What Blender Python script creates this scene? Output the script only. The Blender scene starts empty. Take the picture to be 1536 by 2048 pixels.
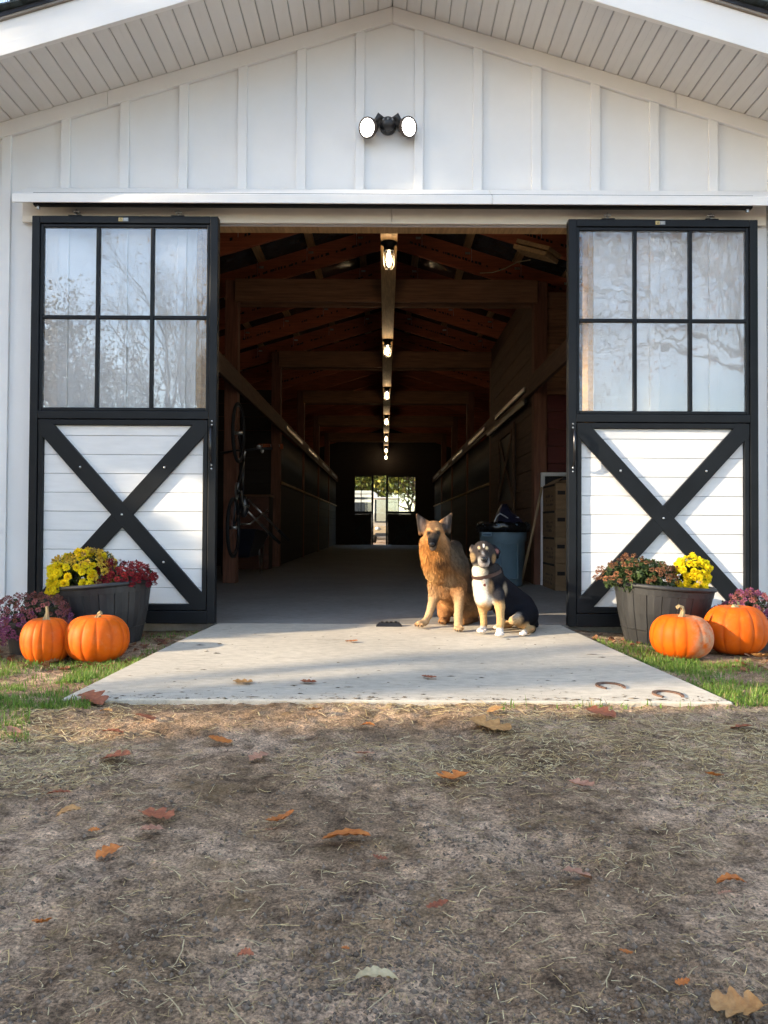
import bpy, bmesh, math, random
import numpy as np
from mathutils import Vector, Matrix

# ---------------------------------------------------------------- camera
SC = bpy.context.scene
COL = SC.collection
F = 1539.0                    # focal length in photograph pixels (1536 x 2048)
CAM = Vector((0.0, 0.0, 0.666))
_y = Vector((2.0, -28.0, -F)).normalized()
_r = math.radians(0.30)
_u = Vector((math.sin(_r), math.cos(_r), 0))
_z = (_u - _u.dot(_y) * _y).normalized()
_x = _y.cross(_z)
W2C = Matrix((( _x.x, _y.x, _z.x), (_x.y, _y.y, _z.y), (_x.z, _y.z, _z.z)))
C2W = W2C.transposed()
cam_data = bpy.data.cameras.new('camera')
cam = bpy.data.objects.new('camera', cam_data); COL.objects.link(cam)
cam_data.sensor_fit = 'HORIZONTAL'; cam_data.sensor_width = 36.0
cam_data.lens = 36.0 * F / 1536.0
cam_data.clip_start = 0.05; cam_data.clip_end = 2000
cam.matrix_world = Matrix.Translation(CAM) @ C2W.to_4x4()
SC.camera = cam

# ---------------------------------------------------------------- sky, sun, exposure
SUN_EL = math.radians(17.0)
SUN_DX, SUN_DY = -0.95, -0.312          # horizontal direction towards the sun
world = bpy.data.worlds.new('World'); SC.world = world; world.use_nodes = True
wn = world.node_tree; wn.nodes.clear()
sky = wn.nodes.new('ShaderNodeTexSky'); sky.sky_type = 'NISHITA'; sky.sun_disc = False
sky.sun_elevation = SUN_EL; sky.sun_rotation = math.atan2(SUN_DX, SUN_DY)
sky.altitude = 50; sky.air_density = 1.0; sky.dust_density = 1.0; sky.ozone_density = 1.0
tc = wn.nodes.new('ShaderNodeTexCoord'); mp = wn.nodes.new('ShaderNodeMapping')
mp.inputs['Scale'].default_value = (1.6, 1.6, 5.0)
nz = wn.nodes.new('ShaderNodeTexNoise'); nz.inputs['Scale'].default_value = 1.7; nz.inputs['Detail'].default_value = 7; nz.inputs['Roughness'].default_value = .6
cr = wn.nodes.new('ShaderNodeValToRGB'); cr.color_ramp.elements[0].position = .42; cr.color_ramp.elements[1].position = .78
cr.color_ramp.elements[0].color = (0, 0, 0, 1); cr.color_ramp.elements[1].color = (.4, .4, .4, 1)
mx = wn.nodes.new('ShaderNodeMix'); mx.data_type = 'RGBA'
mx.inputs[7].default_value = (5.6, 5.8, 6.2, 1)
bg = wn.nodes.new('ShaderNodeBackground'); bg.inputs['Strength'].default_value = 0.15
wo = wn.nodes.new('ShaderNodeOutputWorld')
wn.links.new(tc.outputs['Generated'], mp.inputs['Vector']); wn.links.new(mp.outputs['Vector'], nz.inputs['Vector'])
wn.links.new(nz.outputs['Fac'], cr.inputs['Fac']); wn.links.new(cr.outputs['Color'], mx.inputs[0])
wn.links.new(sky.outputs['Color'], mx.inputs[6]); wn.links.new(mx.outputs[2], bg.inputs['Color'])
wn.links.new(bg.outputs['Background'], wo.inputs['Surface'])
sun_data = bpy.data.lights.new('sun', 'SUN'); sun_data.energy = 2.9; sun_data.angle = math.radians(0.55)
sun_data.color = (1.0, 0.83, 0.60)
sun = bpy.data.objects.new('sun', sun_data); COL.objects.link(sun)
_sd = Vector((SUN_DX * math.cos(SUN_EL), SUN_DY * math.cos(SUN_EL), math.sin(SUN_EL))).normalized()
sun.rotation_euler = _sd.to_track_quat('Z', 'Y').to_euler(); sun.location = _sd * 60
SC.view_settings.view_transform = 'Standard'; SC.view_settings.look = 'None'
SC.view_settings.exposure = 2.03; SC.view_settings.gamma = 1.0; SC.view_settings.use_curve_mapping = False
SC.render.engine = 'CYCLES'
SC.cycles.use_denoising = True
SC.cycles.max_bounces = 6; SC.cycles.diffuse_bounces = 3; SC.cycles.glossy_bounces = 3; SC.cycles.transparent_max_bounces = 12
SC.cycles.use_adaptive_sampling = True; SC.cycles.adaptive_threshold = .04
SC.cycles.sample_clamp_indirect = 6.0

# ---------------------------------------------------------------- helpers
rng = np.random.default_rng(7)
random.seed(7)
def at(px, py, Y):
    """world point on the plane at depth Y that the photograph shows at pixel (px, py)"""
    d = C2W @ Vector(((px - 768) / F, -(py - 1024) / F, -1))
    return CAM + d * (Y / d.y)
def gnd(px, py, z=0.0):
    d = C2W @ Vector(((px - 768) / F, -(py - 1024) / F, -1))
    return CAM + d * ((z - CAM.z) / d.z)

ORG = {}
def org(o): return ORG.get(o.name, Vector((0, 0, 0)))
def tag(o, label=None, cat=None, group=None, kind=None):
    if label: o['label'] = label
    if cat: o['category'] = cat
    if group: o['group'] = group
    if kind: o['kind'] = kind
    return o
def empty(name, loc, label=None, cat=None, group=None, kind=None):
    o = bpy.data.objects.new(name, None); COL.objects.link(o)
    o.empty_display_size = 0.1; o.location = Vector(loc); ORG[o.name] = Vector(loc)
    return tag(o, label, cat, group, kind)
def link(name, mesh, parent=None, loc=None, rot=None, scale=None):
    """place a mesh; loc is a world position"""
    o = bpy.data.objects.new(name, mesh); COL.objects.link(o)
    base = Vector((0, 0, 0))
    if parent is not None:
        o.parent = parent; base = org(parent)
    wl = Vector(loc) if loc is not None else base
    o.location = wl - base; ORG[o.name] = wl
    if rot is not None: o.rotation_euler = rot
    if scale is not None: o.scale = scale if hasattr(scale, '__len__') else (scale,) * 3
    return o

class MB:
    """collects shapes in world coordinates; build() makes ONE mesh object"""
    def __init__(s): s.v = []; s.f = []; s.c = []
    def add(s, vs, fs, col=None):
        n = len(s.v); s.v.extend([tuple(p) for p in vs]); s.f.extend([tuple(i + n for i in f) for f in fs])
        if col is not None: s.c.extend([col] * len(vs))
        return s
    def box(s, x0, x1, y0, y1, z0, z1):
        return s.add([(x0,y0,z0),(x1,y0,z0),(x1,y1,z0),(x0,y1,z0),(x0,y0,z1),(x1,y0,z1),(x1,y1,z1),(x0,y1,z1)],
                     [(0,3,2,1),(4,5,6,7),(0,1,5,4),(1,2,6,5),(2,3,7,6),(3,0,4,7)])
    def prism(s, poly, y0, y1):
        """polygon in (x, z), counter-clockwise seen from -y, extruded y0..y1"""
        n = len(poly); vs = [(x, y0, z) for x, z in poly] + [(x, y1, z) for x, z in poly]
        fs = [tuple(range(n)), tuple(range(2*n-1, n-1, -1))]
        fs += [(i, i + n, (i + 1) % n + n, (i + 1) % n) for i in range(n)]
        return s.add(vs, fs)
    def prismx(s, poly, x0, x1):
        """polygon in (y, z) extruded x0..x1"""
        n = len(poly); vs = [(x0, y, z) for y, z in poly] + [(x1, y, z) for y, z in poly]
        fs = [tuple(range(n-1, -1, -1)), tuple(range(n, 2*n))]
        fs += [(i, (i + 1) % n, (i + 1) % n + n, i + n) for i in range(n)]
        return s.add(vs, fs)
    def bar(s, p, q, w, h, up=(0, 0, 1)):
        p = Vector(p); q = Vector(q); d = (q - p).normalized(); u = Vector(up)
        sx = d.cross(u)
        if sx.length < 1e-4: sx = d.cross(Vector((1, 0, 0)))
        sx.normalize(); u = sx.cross(d)
        vs = []
        for e in (p, q):
            for a, b in ((-1,-1),(1,-1),(1,1),(-1,1)): vs.append(e + sx*(a*w/2) + u*(b*h/2))
        return s.add(vs, [(0,3,2,1),(4,5,6,7),(0,1,5,4),(1,2,6,5),(2,3,7,6),(3,0,4,7)])
    def tube(s, pts, rad, n=8, cap=True, col=None):
        pts = [Vector(p) for p in pts]
        if not hasattr(rad, '__len__'): rad = [rad] * len(pts)
        vs = []; fs = []; ref = None
        for i, p in enumerate(pts):
            a = pts[max(i-1, 0)]; b = pts[min(i+1, len(pts)-1)]
            d = (b - a).normalized()
            if ref is None:
                ref = d.cross(Vector((0, 0, 1)))
                if ref.length < .05: ref = d.cross(Vector((1, 0, 0)))
                ref.normalize()
            else:
                ref = (ref - d * ref.dot(d)).normalized()
            o = d.cross(ref)
            for k in range(n):
                t = 2*math.pi*k/n; vs.append(p + (ref*math.cos(t) + o*math.sin(t))*rad[i])
        for i in range(len(pts)-1):
            for k in range(n):
                fs.append((i*n+k, i*n+(k+1)%n, (i+1)*n+(k+1)%n, (i+1)*n+k))
        if cap: fs += [tuple(range(n-1, -1, -1)), tuple((len(pts)-1)*n + k for k in range(n))]
        return s.add(vs, fs, col)
    def lathe(s, prof, c, n=24, axis=None, close=False):
        """profile of (r, h) about an axis through c"""
        c = Vector(c); ax = Vector(axis or (0, 0, 1)).normalized()
        a = ax.cross(Vector((0, 1, 0)))
        if a.length < .05: a = ax.cross(Vector((1, 0, 0)))
        a.normalize(); b = ax.cross(a); vs = []; fs = []
        for r, h in prof:
            for k in range(n):
                t = 2*math.pi*k/n; vs.append(c + ax*h + (a*math.cos(t) + b*math.sin(t))*r)
        for i in range(len(prof)-1):
            for k in range(n): fs.append((i*n+k, i*n+(k+1)%n, (i+1)*n+(k+1)%n, (i+1)*n+k))
        return s.add(vs, fs)
    def ball(s, c, r, n=12, m=8):
        c = Vector(c); r = Vector(r) if hasattr(r, '__len__') else Vector((r, r, r)); vs = []; fs = []
        for i in range(m+1):
            th = math.pi*i/m
            for k in range(n):
                ph = 2*math.pi*k/n
                vs.append(c + Vector((r.x*math.sin(th)*math.cos(ph), r.y*math.sin(th)*math.sin(ph), r.z*math.cos(th))))
        for i in range(m):
            for k in range(n): fs.append((i*n+k, (i+1)*n+k, (i+1)*n+(k+1)%n, i*n+(k+1)%n))
        return s.add(vs, fs)
    def mesh(s, name, mat, o=Vector((0, 0, 0)), smooth=False):
        me = bpy.data.meshes.new(name)
        me.from_pydata([(a[0]-o.x, a[1]-o.y, a[2]-o.z) for a in s.v], [], s.f)
        if mat is not None: me.materials.append(mat)
        if s.c and len(s.c) == len(s.v):
            ca = me.color_attributes.new('col', 'FLOAT_COLOR', 'POINT')
            ca.data.foreach_set('color', np.array([(c[0], c[1], c[2], 1) for c in s.c], dtype=np.float32).ravel())
        if smooth: me.shade_smooth()
        me.update(); return me
    def build(s, name, mat, parent=None, smooth=False, bevel=0, seg=2):
        o = org(parent) if parent is not None else Vector((0, 0, 0))
        ob = link(name, s.mesh(name, mat, o, smooth), parent, loc=o)
        if bevel:
            m = ob.modifiers.new('bevel', 'BEVEL'); m.width = bevel; m.segments = seg; m.limit_method = 'ANGLE'; m.angle_limit = math.radians(40)
        return ob

def np_mesh(name, v, f, mat, col=None, smooth=False):
    """v (n,3), f (m,k) arrays with k = 3 or 4"""
    me = bpy.data.meshes.new(name); v = np.asarray(v, dtype=np.float32); f = np.asarray(f, dtype=np.int32); k = f.shape[1]
    me.vertices.add(len(v)); me.vertices.foreach_set('co', v.ravel())
    me.loops.add(f.size); me.loops.foreach_set('vertex_index', f.ravel())
    me.polygons.add(len(f)); me.polygons.foreach_set('loop_start', np.arange(0, f.size, k, dtype=np.int32))
    if col is not None:
        ca = me.color_attributes.new('col', 'FLOAT_COLOR', 'POINT')
        c4 = np.ones((len(v), 4), dtype=np.float32); c4[:, :3] = col; ca.data.foreach_set('color', c4.ravel())
    if mat is not None: me.materials.append(mat)
    me.update(calc_edges=True); me.validate()
    if smooth: me.shade_smooth()
    return me

# value noise on arrays
def _hash(ix, iy, seed):
    h = (ix.astype(np.int64) * 374761393 + iy.astype(np.int64) * 668265263 + seed * 1442695041) & 0x7fffffff
    h = ((h ^ (h >> 13)) * 1274126177) & 0x7fffffff
    return ((h ^ (h >> 16)) & 0xffff) / 65535.0
def vnoise(x, y, seed=0):
    x = np.asarray(x, float); y = np.asarray(y, float)
    ix = np.floor(x); iy = np.floor(y); fx = x-ix; fy = y-iy
    fx = fx*fx*fx*(fx*(fx*6-15)+10); fy = fy*fy*fy*(fy*(fy*6-15)+10)
    a = _hash(ix, iy, seed); b = _hash(ix+1, iy, seed); c = _hash(ix, iy+1, seed); d = _hash(ix+1, iy+1, seed)
    return (a*(1-fx)+b*fx)*(1-fy) + (c*(1-fx)+d*fx)*fy - .5
def fbm(x, y, seed=0, octv=4, gain=.5):
    t = 0; a = 1.0; f = 1.0
    for i in range(octv):
        t = t + a*vnoise(np.asarray(x)*f + 17.3*i, np.asarray(y)*f - 9.1*i, seed+i); a *= gain; f *= 2.03
    return t

# ---------------------------------------------------------------- materials
def new_mat(name):
    m = bpy.data.materials.new(name); m.use_nodes = True; nt = m.node_tree
    return m, nt, nt.nodes['Principled BSDF']
def mat(name, col, rough=.6, metal=0, var=.12, scale=6, stretch=(1,1,1), col2=None, bump=0, bscale=60, rand=0, spec=.5, detail=6, coat=0, lo=.3, hi=.7, bstretch=None):
    """procedural surface: noise between two tones, optional grain bump and a tint per object"""
    m, nt, p = new_mat(name); L = nt.links
    p.inputs['Roughness'].default_value = rough; p.inputs['Metallic'].default_value = metal
    p.inputs['Specular IOR Level'].default_value = spec
    if coat: p.inputs['Coat Weight'].default_value = coat; p.inputs['Coat Roughness'].default_value = .15
    t = nt.nodes.new('ShaderNodeTexCoord'); mp = nt.nodes.new('ShaderNodeMapping'); mp.inputs['Scale'].default_value = stretch
    L.new(t.outputs['Object'], mp.inputs['Vector'])
    vec = mp.outputs['Vector']
    if rand:
        oi = nt.nodes.new('ShaderNodeObjectInfo'); ad = nt.nodes.new('ShaderNodeVectorMath'); ad.operation = 'ADD'
        sc = nt.nodes.new('ShaderNodeMath'); sc.operation = 'MULTIPLY'; sc.inputs[1].default_value = 37.0
        L.new(oi.outputs['Random'], sc.inputs[0]); L.new(vec, ad.inputs[0]); L.new(sc.outputs[0], ad.inputs[1]); vec = ad.outputs[0]
    n = nt.nodes.new('ShaderNodeTexNoise'); n.inputs['Scale'].default_value = scale; n.inputs['Detail'].default_value = detail; n.inputs['Roughness'].default_value = .6
    L.new(vec, n.inputs['Vector'])
    r = nt.nodes.new('ShaderNodeValToRGB'); r.color_ramp.elements[0].position = lo; r.color_ramp.elements[1].position = hi
    a = [c*(1-var) for c in col]; b = col2 if col2 else [min(1, c*(1+var)) for c in col]
    r.color_ramp.elements[0].color = (*a, 1); r.color_ramp.elements[1].color = (*b, 1)
    L.new(n.outputs['Fac'], r.inputs['Fac']); out = r.outputs['Color']
    if rand:
        hs = nt.nodes.new('ShaderNodeHueSaturation'); ma = nt.nodes.new('ShaderNodeMapRange')
        ma.inputs['To Min'].default_value = 1-rand; ma.inputs['To Max'].default_value = 1+rand
        L.new(oi.outputs['Random'], ma.inputs['Value']); L.new(ma.outputs['Result'], hs.inputs['Value']); L.new(out, hs.inputs['Color']); out = hs.outputs['Color']
    L.new(out, p.inputs['Base Color'])
    if bump:
        n2 = nt.nodes.new('ShaderNodeTexNoise'); n2.inputs['Scale'].default_value = bscale; n2.inputs['Detail'].default_value = 5
        if bstretch:
            m2 = nt.nodes.new('ShaderNodeMapping'); m2.inputs['Scale'].default_value = bstretch; L.new(t.outputs['Object'], m2.inputs['Vector']); L.new(m2.outputs['Vector'], n2.inputs['Vector'])
        else: L.new(vec, n2.inputs['Vector'])
        b2 = nt.nodes.new('ShaderNodeBump'); b2.inputs['Strength'].default_value = bump; b2.inputs['Distance'].default_value = .01
        L.new(n2.outputs['Fac'], b2.inputs['Height']); L.new(b2.outputs['Normal'], p.inputs['Normal'])
    return m
def attr_mat(name, rough=.7, spec=.3, var=.0, scale=40, trans=0, sheen=0, mul=1.0):
    """colour from the mesh's own 'col' attribute with a little noise"""
    m, nt, p = new_mat(name); L = nt.links
    a = nt.nodes.new('ShaderNodeAttribute'); a.attribute_name = 'col'; out = a.outputs['Color']
    if var:
        t = nt.nodes.new('ShaderNodeTexCoord'); n = nt.nodes.new('ShaderNodeTexNoise'); n.inputs['Scale'].default_value = scale; n.inputs['Detail'].default_value = 4
        L.new(t.outputs['Object'], n.inputs['Vector']); mr = nt.nodes.new('ShaderNodeMapRange'); mr.inputs['From Min'].default_value = .3; mr.inputs['From Max'].default_value = .7
        mr.inputs['To Min'].default_value = 1-var; mr.inputs['To Max'].default_value = 1+var; L.new(n.outputs['Fac'], mr.inputs['Value'])
        h = nt.nodes.new('ShaderNodeHueSaturation'); L.new(mr.outputs['Result'], h.inputs['Value']); L.new(out, h.inputs['Color']); out = h.outputs['Color']
    L.new(out, p.inputs['Base Color']); p.inputs['Roughness'].default_value = rough; p.inputs['Specular IOR Level'].default_value = spec
    if sheen: p.inputs['Sheen Weight'].default_value = sheen
    if trans:
        tr = nt.nodes.new('ShaderNodeBsdfTranslucent'); mi = nt.nodes.new('ShaderNodeMixShader'); mi.inputs[0].default_value = trans
        L.new(out, tr.inputs['Color']); L.new(p.outputs[0], mi.inputs[1]); L.new(tr.outputs[0], mi.inputs[2]); L.new(mi.outputs[0], nt.nodes['Material Output'].inputs['Surface'])
    return m
def emit_mat(name, col, strength):
    m, nt, p = new_mat(name); p.inputs['Base Color'].default_value = (*col, 1); p.inputs['Emission Color'].default_value = (*col, 1); p.inputs['Emission Strength'].default_value = strength
    return m
def glass_mat(name, refl=.2, rough=.02, bump=0, bscale=4, tint=(1, 1, 1), stretch=(1, 1, 1), haze=0):
    """thin pane: lets light through, mirrors a share of what stands before it"""
    m, nt, p = new_mat(name); L = nt.links; nt.nodes.remove(p)
    tr = nt.nodes.new('ShaderNodeBsdfTransparent'); tr.inputs['Color'].default_value = (*tint, 1)
    gl = nt.nodes.new('ShaderNodeBsdfGlossy'); gl.inputs['Roughness'].default_value = rough; gl.inputs['Color'].default_value = (.95, .97, 1, 1)
    lw = nt.nodes.new('ShaderNodeLayerWeight'); lw.inputs['Blend'].default_value = .35
    mr = nt.nodes.new('ShaderNodeMapRange'); mr.inputs['To Min'].default_value = refl; mr.inputs['To Max'].default_value = min(1, refl + .6)
    L.new(lw.outputs['Fresnel'], mr.inputs['Value'])
    mi = nt.nodes.new('ShaderNodeMixShader'); L.new(mr.outputs['Result'], mi.inputs[0]); L.new(tr.outputs[0], mi.inputs[1]); L.new(gl.outputs[0], mi.inputs[2])
    if bump:
        t = nt.nodes.new('ShaderNodeTexCoord'); mp = nt.nodes.new('ShaderNodeMapping'); mp.inputs['Scale'].default_value = stretch
        n = nt.nodes.new('ShaderNodeTexNoise'); n.inputs['Scale'].default_value = bscale; n.inputs['Detail'].default_value = 2
        b = nt.nodes.new('ShaderNodeBump'); b.inputs['Strength'].default_value = bump; b.inputs['Distance'].default_value = .02
        L.new(t.outputs['Object'], mp.inputs['Vector']); L.new(mp.outputs['Vector'], n.inputs['Vector']); L.new(n.outputs['Fac'], b.inputs['Height']); L.new(b.outputs['Normal'], gl.inputs['Normal'])
    out = mi.outputs[0]
    if haze:                                   # milky haze: a pale diffuse share in the sheet
        df = nt.nodes.new('ShaderNodeBsdfDiffuse'); df.inputs['Color'].default_value = (.8, .8, .8, 1); m3 = nt.nodes.new('ShaderNodeMixShader'); m3.inputs[0].default_value = haze
        L.new(out, m3.inputs[1]); L.new(df.outputs[0], m3.inputs[2]); out = m3.outputs[0]
    L.new(out, nt.nodes['Material Output'].inputs['Surface'])
    return m

WHITE = mat('white_siding', (.76, .76, .76), .55, var=.03, scale=3, bump=.05, bscale=90)
SOFFIT = mat('soffit_vinyl', (.70, .69, .67), .38, var=.03, scale=4, rand=.03)
FASCIA = mat('fascia_paint', (.80, .79, .77), .5, var=.03, scale=2)
TRIM = mat('trim_paint', (.74, .70, .64), .55, var=.04, scale=3)
PLANKW = mat('white_plank', (.72, .72, .72), .5, var=.05, scale=5, stretch=(1, 1, 6), bump=.12, bscale=60, rand=.025, bstretch=(2, 1, 14))
BLACK = mat('black_metal_paint', (.0065, .008, .0105), .45, var=.3, scale=5, bump=.03, bscale=120, spec=.22)
BLACK2 = mat('black_rail_paint', (.004, .005, .007), .45, var=.2, scale=5, spec=.2)
CHROME = mat('zinc_steel', (.62, .62, .62), .28, metal=1, var=.1, scale=30)
BRASS = mat('brass_plate', (.55, .40, .16), .35, metal=.6, var=.1, scale=40)
GREYP = mat('grey_plate', (.25, .26, .27), .4, metal=.5, var=.1, scale=40)
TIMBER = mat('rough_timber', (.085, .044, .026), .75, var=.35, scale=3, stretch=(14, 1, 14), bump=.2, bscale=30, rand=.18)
TIMBERX = mat('timber_crosswise', (.22, .11, .058), .75, var=.35, scale=3, stretch=(1, 14, 14), bump=.2, bscale=30, rand=.12)
RAFTER = mat('red_stained_lumber', (.36, .10, .045), .75, var=.3, scale=3, stretch=(1, 12, 12), bump=.15, bscale=30, rand=.1)
PALE = mat('pale_lumber', (.42, .27, .13), .7, var=.3, scale=4, stretch=(14, 1, 14), bump=.15, bscale=30, rand=.1)
POSTW = mat('post_timber', (.17, .07, .042), .75, var=.35, scale=3, stretch=(12, 12, 1), bump=.2, bscale=30, rand=.1)
REDW = mat('barn_red_board', (.09, .013, .013), .6, var=.2, scale=5, stretch=(1, 1, 6), bump=.1, bscale=50, rand=.1)
FOIL = mat('dark_roof_lining', (.05, .055, .07), .25, var=.3, scale=4, bump=.2, bscale=12)
SHINGLE = mat('slate_shingle', (.035, .05, .055), .9, var=.4, scale=30, bump=.3, bscale=120, rand=.25)
CONC = None

# ================================================================ the setting: ground, slab, floor
W = 5.28                       # front face of the barn wall
BAY = 3.66
YB = W + 6*BAY                 # back wall
SLX = [(-1.135, 5.30), (-1.19, 4.31), (-1.235, 2.955)]    # left edge of the slab
SRX = [(1.20, 5.30), (1.25, 4.31), (1.335, 2.955)]
def slab_edges(y):
    ys = np.array([p[1] for p in SLX][::-1])
    return np.interp(y, ys, np.array([p[0] for p in SLX][::-1])), np.interp(y, ys, np.array([p[0] for p in SRX][::-1]))
def gz_base(x, y):
    """broad shape of the ground, without crumbs"""
    x = np.asarray(x, float); y = np.asarray(y, float)
    z = -0.028 + 0*x
    z = z + .030*fbm(x*.9, y*.9, 3, 3)
    # a little lower beside the slab and along the wall
    side = np.clip((np.abs(x) - 1.15)/.5, 0, 1) * np.clip((y - 3.0)/.8, 0, 1)
    z = z - .03*side
    # meets the slab's front edge
    near = np.exp(-((y - 2.9)/.35)**2) * (np.abs(x) < 1.6)
    z = z*(1 - .75*near) - .006*near
    far = np.clip((np.hypot(x, y) - 9)/30, 0, 1)
    return z*(1 - far) - .04*far
def gz(x, y):
    x = np.asarray(x, float); y = np.asarray(y, float)
    z = gz_base(x, y)
    a = np.clip(1.25 - np.hypot(x, y - 2)/6, .15, 1)
    lump = fbm(x*5.5, y*5.5, 11, 3)
    z = z + a*(.011*lump + .013*np.abs(fbm(x*13, y*13, 21, 3)) + .0045*fbm(x*60, y*60, 31, 2))
    # scuffed ridges and hoof-size dents
    dent = np.clip(fbm(x*3.1 + 4, y*3.1, 41, 2) - .18, 0, 1)
    return z - .03*a*dent
def grade(lo, hi, step, far, g=1.22):
    a = list(np.arange(lo, hi + 1e-6, step)); s = step; p = a[-1]
    while p < far[1]: s *= g; p += s; a.append(p)
    s = step; p = a[0]; b = []
    while p > far[0]: s *= g; p -= s; b.append(p)
    return np.array(b[::-1] + a)
xs = grade(-2.4, 2.4, .0085, (-600, 600)); ys = grade(.75, 5.2, .0085, (-600, 700))
GX, GY = np.meshgrid(xs, ys, indexing='ij')
GZ = gz(GX, GY)
le, re_ = slab_edges(GY)
inside = (GX > le + .03) & (GX < re_ - .03) & (GY > 2.985) & (GY < 5.4)
barn_in = (np.abs(GX) < 5.45) & (GY > W + .08) & (GY < YB - .05)
GZ = np.where(inside | barn_in, np.minimum(GZ, -.2), GZ)
# grass shoulder colour mask is stored with the mesh: 1 = turf soil
nx, ny = GX.shape
idx = np.arange(nx*ny).reshape(nx, ny)
GF = np.stack([idx[:-1, :-1], idx[1:, :-1], idx[1:, 1:], idx[:-1, 1:]], -1).reshape(-1, 4)

def ground_mat():
    m, nt, p = new_mat('trodden_dirt'); L = nt.links; N = nt.nodes.new
    t = N('ShaderNodeTexCoord')
    def noise(s, d, r=.6):
        n = N('ShaderNodeTexNoise'); n.inputs['Scale'].default_value = s; n.inputs['Detail'].default_value = d; n.inputs['Roughness'].default_value = r
        L.new(t.outputs['Object'], n.inputs['Vector']); return n.outputs['Fac']
    def ramp(f, stops):
        r = N('ShaderNodeValToRGB'); e = r.color_ramp.elements
        e[0].position, e[0].color = stops[0][0], (*stops[0][1], 1); e[1].position, e[1].color = stops[-1][0], (*stops[-1][1], 1)
        for q, c in stops[1:-1]: k = e.new(q); k.color = (*c, 1)
        L.new(f, r.inputs['Fac']); return r.outputs['Color']
    def mix(a, b, f, mode='MIX'):
        k = N('ShaderNodeMix'); k.data_type = 'RGBA'; k.blend_type = mode
        if isinstance(f, float): k.inputs[0].default_value = f
        else: L.new(f, k.inputs[0])
        L.new(a, k.inputs[6]); L.new(b, k.inputs[7]); return k.outputs[2]
    big = ramp(noise(1.6, 7, .62), [(.30, (.13, .084, .050)), (.48, (.335, .232, .152)), (.66, (.56, .41, .295))])
    mid = ramp(noise(16, 7, .7), [(.32, (.28, .26, .25)), (.5, (.90, .88, .86)), (.70, (1.55, 1.5, 1.45))])
    fine = ramp(noise(150, 5, .7), [(.34, (.25, .24, .23)), (.5, (1.0, 1.0, 1.0)), (.66, (1.9, 1.85, 1.75))])
    straw = ramp(noise(5.5, 8, .65), [(.52, (0, 0, 0)), (.66, (1, 1, 1))])
    c = mix(big, mid, 1.0, 'MULTIPLY'); c = mix(c, fine, .85, 'MULTIPLY')
    sr = N('ShaderNodeRGB'); sr.outputs[0].default_value = (.20, .13, .06, 1)
    sb = N('ShaderNodeMath'); sb.operation = 'MULTIPLY'; sb.inputs[1].default_value = .5; L.new(straw, sb.inputs[0])
    c = mix(c, sr.outputs[0], sb.outputs[0])
    L.new(c, p.inputs['Base Color']); p.inputs['Roughness'].default_value = .95; p.inputs['Specular IOR Level'].default_value = .15
    b = N('ShaderNodeBump'); b.inputs['Strength'].default_value = .9; b.inputs['Distance'].default_value = .012
    b2 = N('ShaderNodeBump'); b2.inputs['Strength'].default_value = .8; b2.inputs['Distance'].default_value = .004
    L.new(noise(70, 6, .65), b.inputs['Height']); L.new(noise(330, 4, .6), b2.inputs['Height']); L.new(b.outputs[0], b2.inputs['Normal']); L.new(b2.outputs[0], p.inputs['Normal'])
    return m
GROUND = ground_mat()
g = link('ground', np_mesh('ground', np.stack([GX.ravel(), GY.ravel(), GZ.ravel()], -1), GF, GROUND, smooth=True))
tag(g, 'trodden grey brown dirt yard before the barn', 'ground', kind='structure')

def concrete_mat(name, tone, rough=.8):
    m, nt, p = new_mat(name); L = nt.links; N = nt.nodes.new
    t = N('ShaderNodeTexCoord')
    def noise(s, d, r=.6, st=(1, 1, 1), off=0):
        mp = N('ShaderNodeMapping'); mp.inputs['Scale'].default_value = st; mp.inputs['Location'].default_value = (off, off, 0); L.new(t.outputs['Object'], mp.inputs['Vector'])
        n = N('ShaderNodeTexNoise'); n.inputs['Scale'].default_value = s; n.inputs['Detail'].default_value = d; n.inputs['Roughness'].default_value = r
        L.new(mp.outputs[0], n.inputs['Vector']); return n.outputs['Fac']
    def ramp(f, a, b, ca, cb):
        r = N('ShaderNodeValToRGB'); e = r.color_ramp.elements; e[0].position = a; e[1].position = b; e[0].color = (*ca, 1); e[1].color = (*cb, 1); L.new(f, r.inputs['Fac']); return r.outputs['Color']
    def mul(a, b, f=1.0):
        k = N('ShaderNodeMix'); k.data_type = 'RGBA'; k.blend_type = 'MULTIPLY'; k.inputs[0].default_value = f; L.new(a, k.inputs[6]); L.new(b, k.inputs[7]); return k.outputs[2]
    c = ramp(noise(1.3, 6), .3, .72, tuple(v*.84 for v in tone), tuple(min(1, v*1.12) for v in tone))
    c = mul(c, ramp(noise(14, 8, .7, (1, 2.2, 1)), .30, .62, (.74, .73, .71), (1.05, 1.05, 1.05)))
    c = mul(c, ramp(noise(42, 7, .75, (1, 1.6, 1), 5), .28, .40, (.45, .42, .38), (1, 1, 1)), .75)      # scattered grit and scuffs
    c = mul(c, ramp(noise(5, 9, .72, (1, 2.5, 1), 9), .30, .42, (.50, .46, .41), (1, 1, 1)), .85)         # smears of mud
    c = mul(c, ramp(noise(300, 3), .3, .65, (.86, .86, .86), (1.08, 1.08, 1.08)))
    L.new(c, p.inputs['Base Color']); p.inputs['Roughness'].default_value = rough; p.inputs['Specular IOR Level'].default_value = .35
    b = N('ShaderNodeBump'); b.inputs['Strength'].default_value = .25; b.inputs['Distance'].default_value = .004
    L.new(noise(120, 6, .65), b.inputs['Height']); L.new(b.outputs[0], p.inputs['Normal'])
    return m
CONC = concrete_mat('broom_finished_concrete', (.55, .495, .41))
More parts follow.
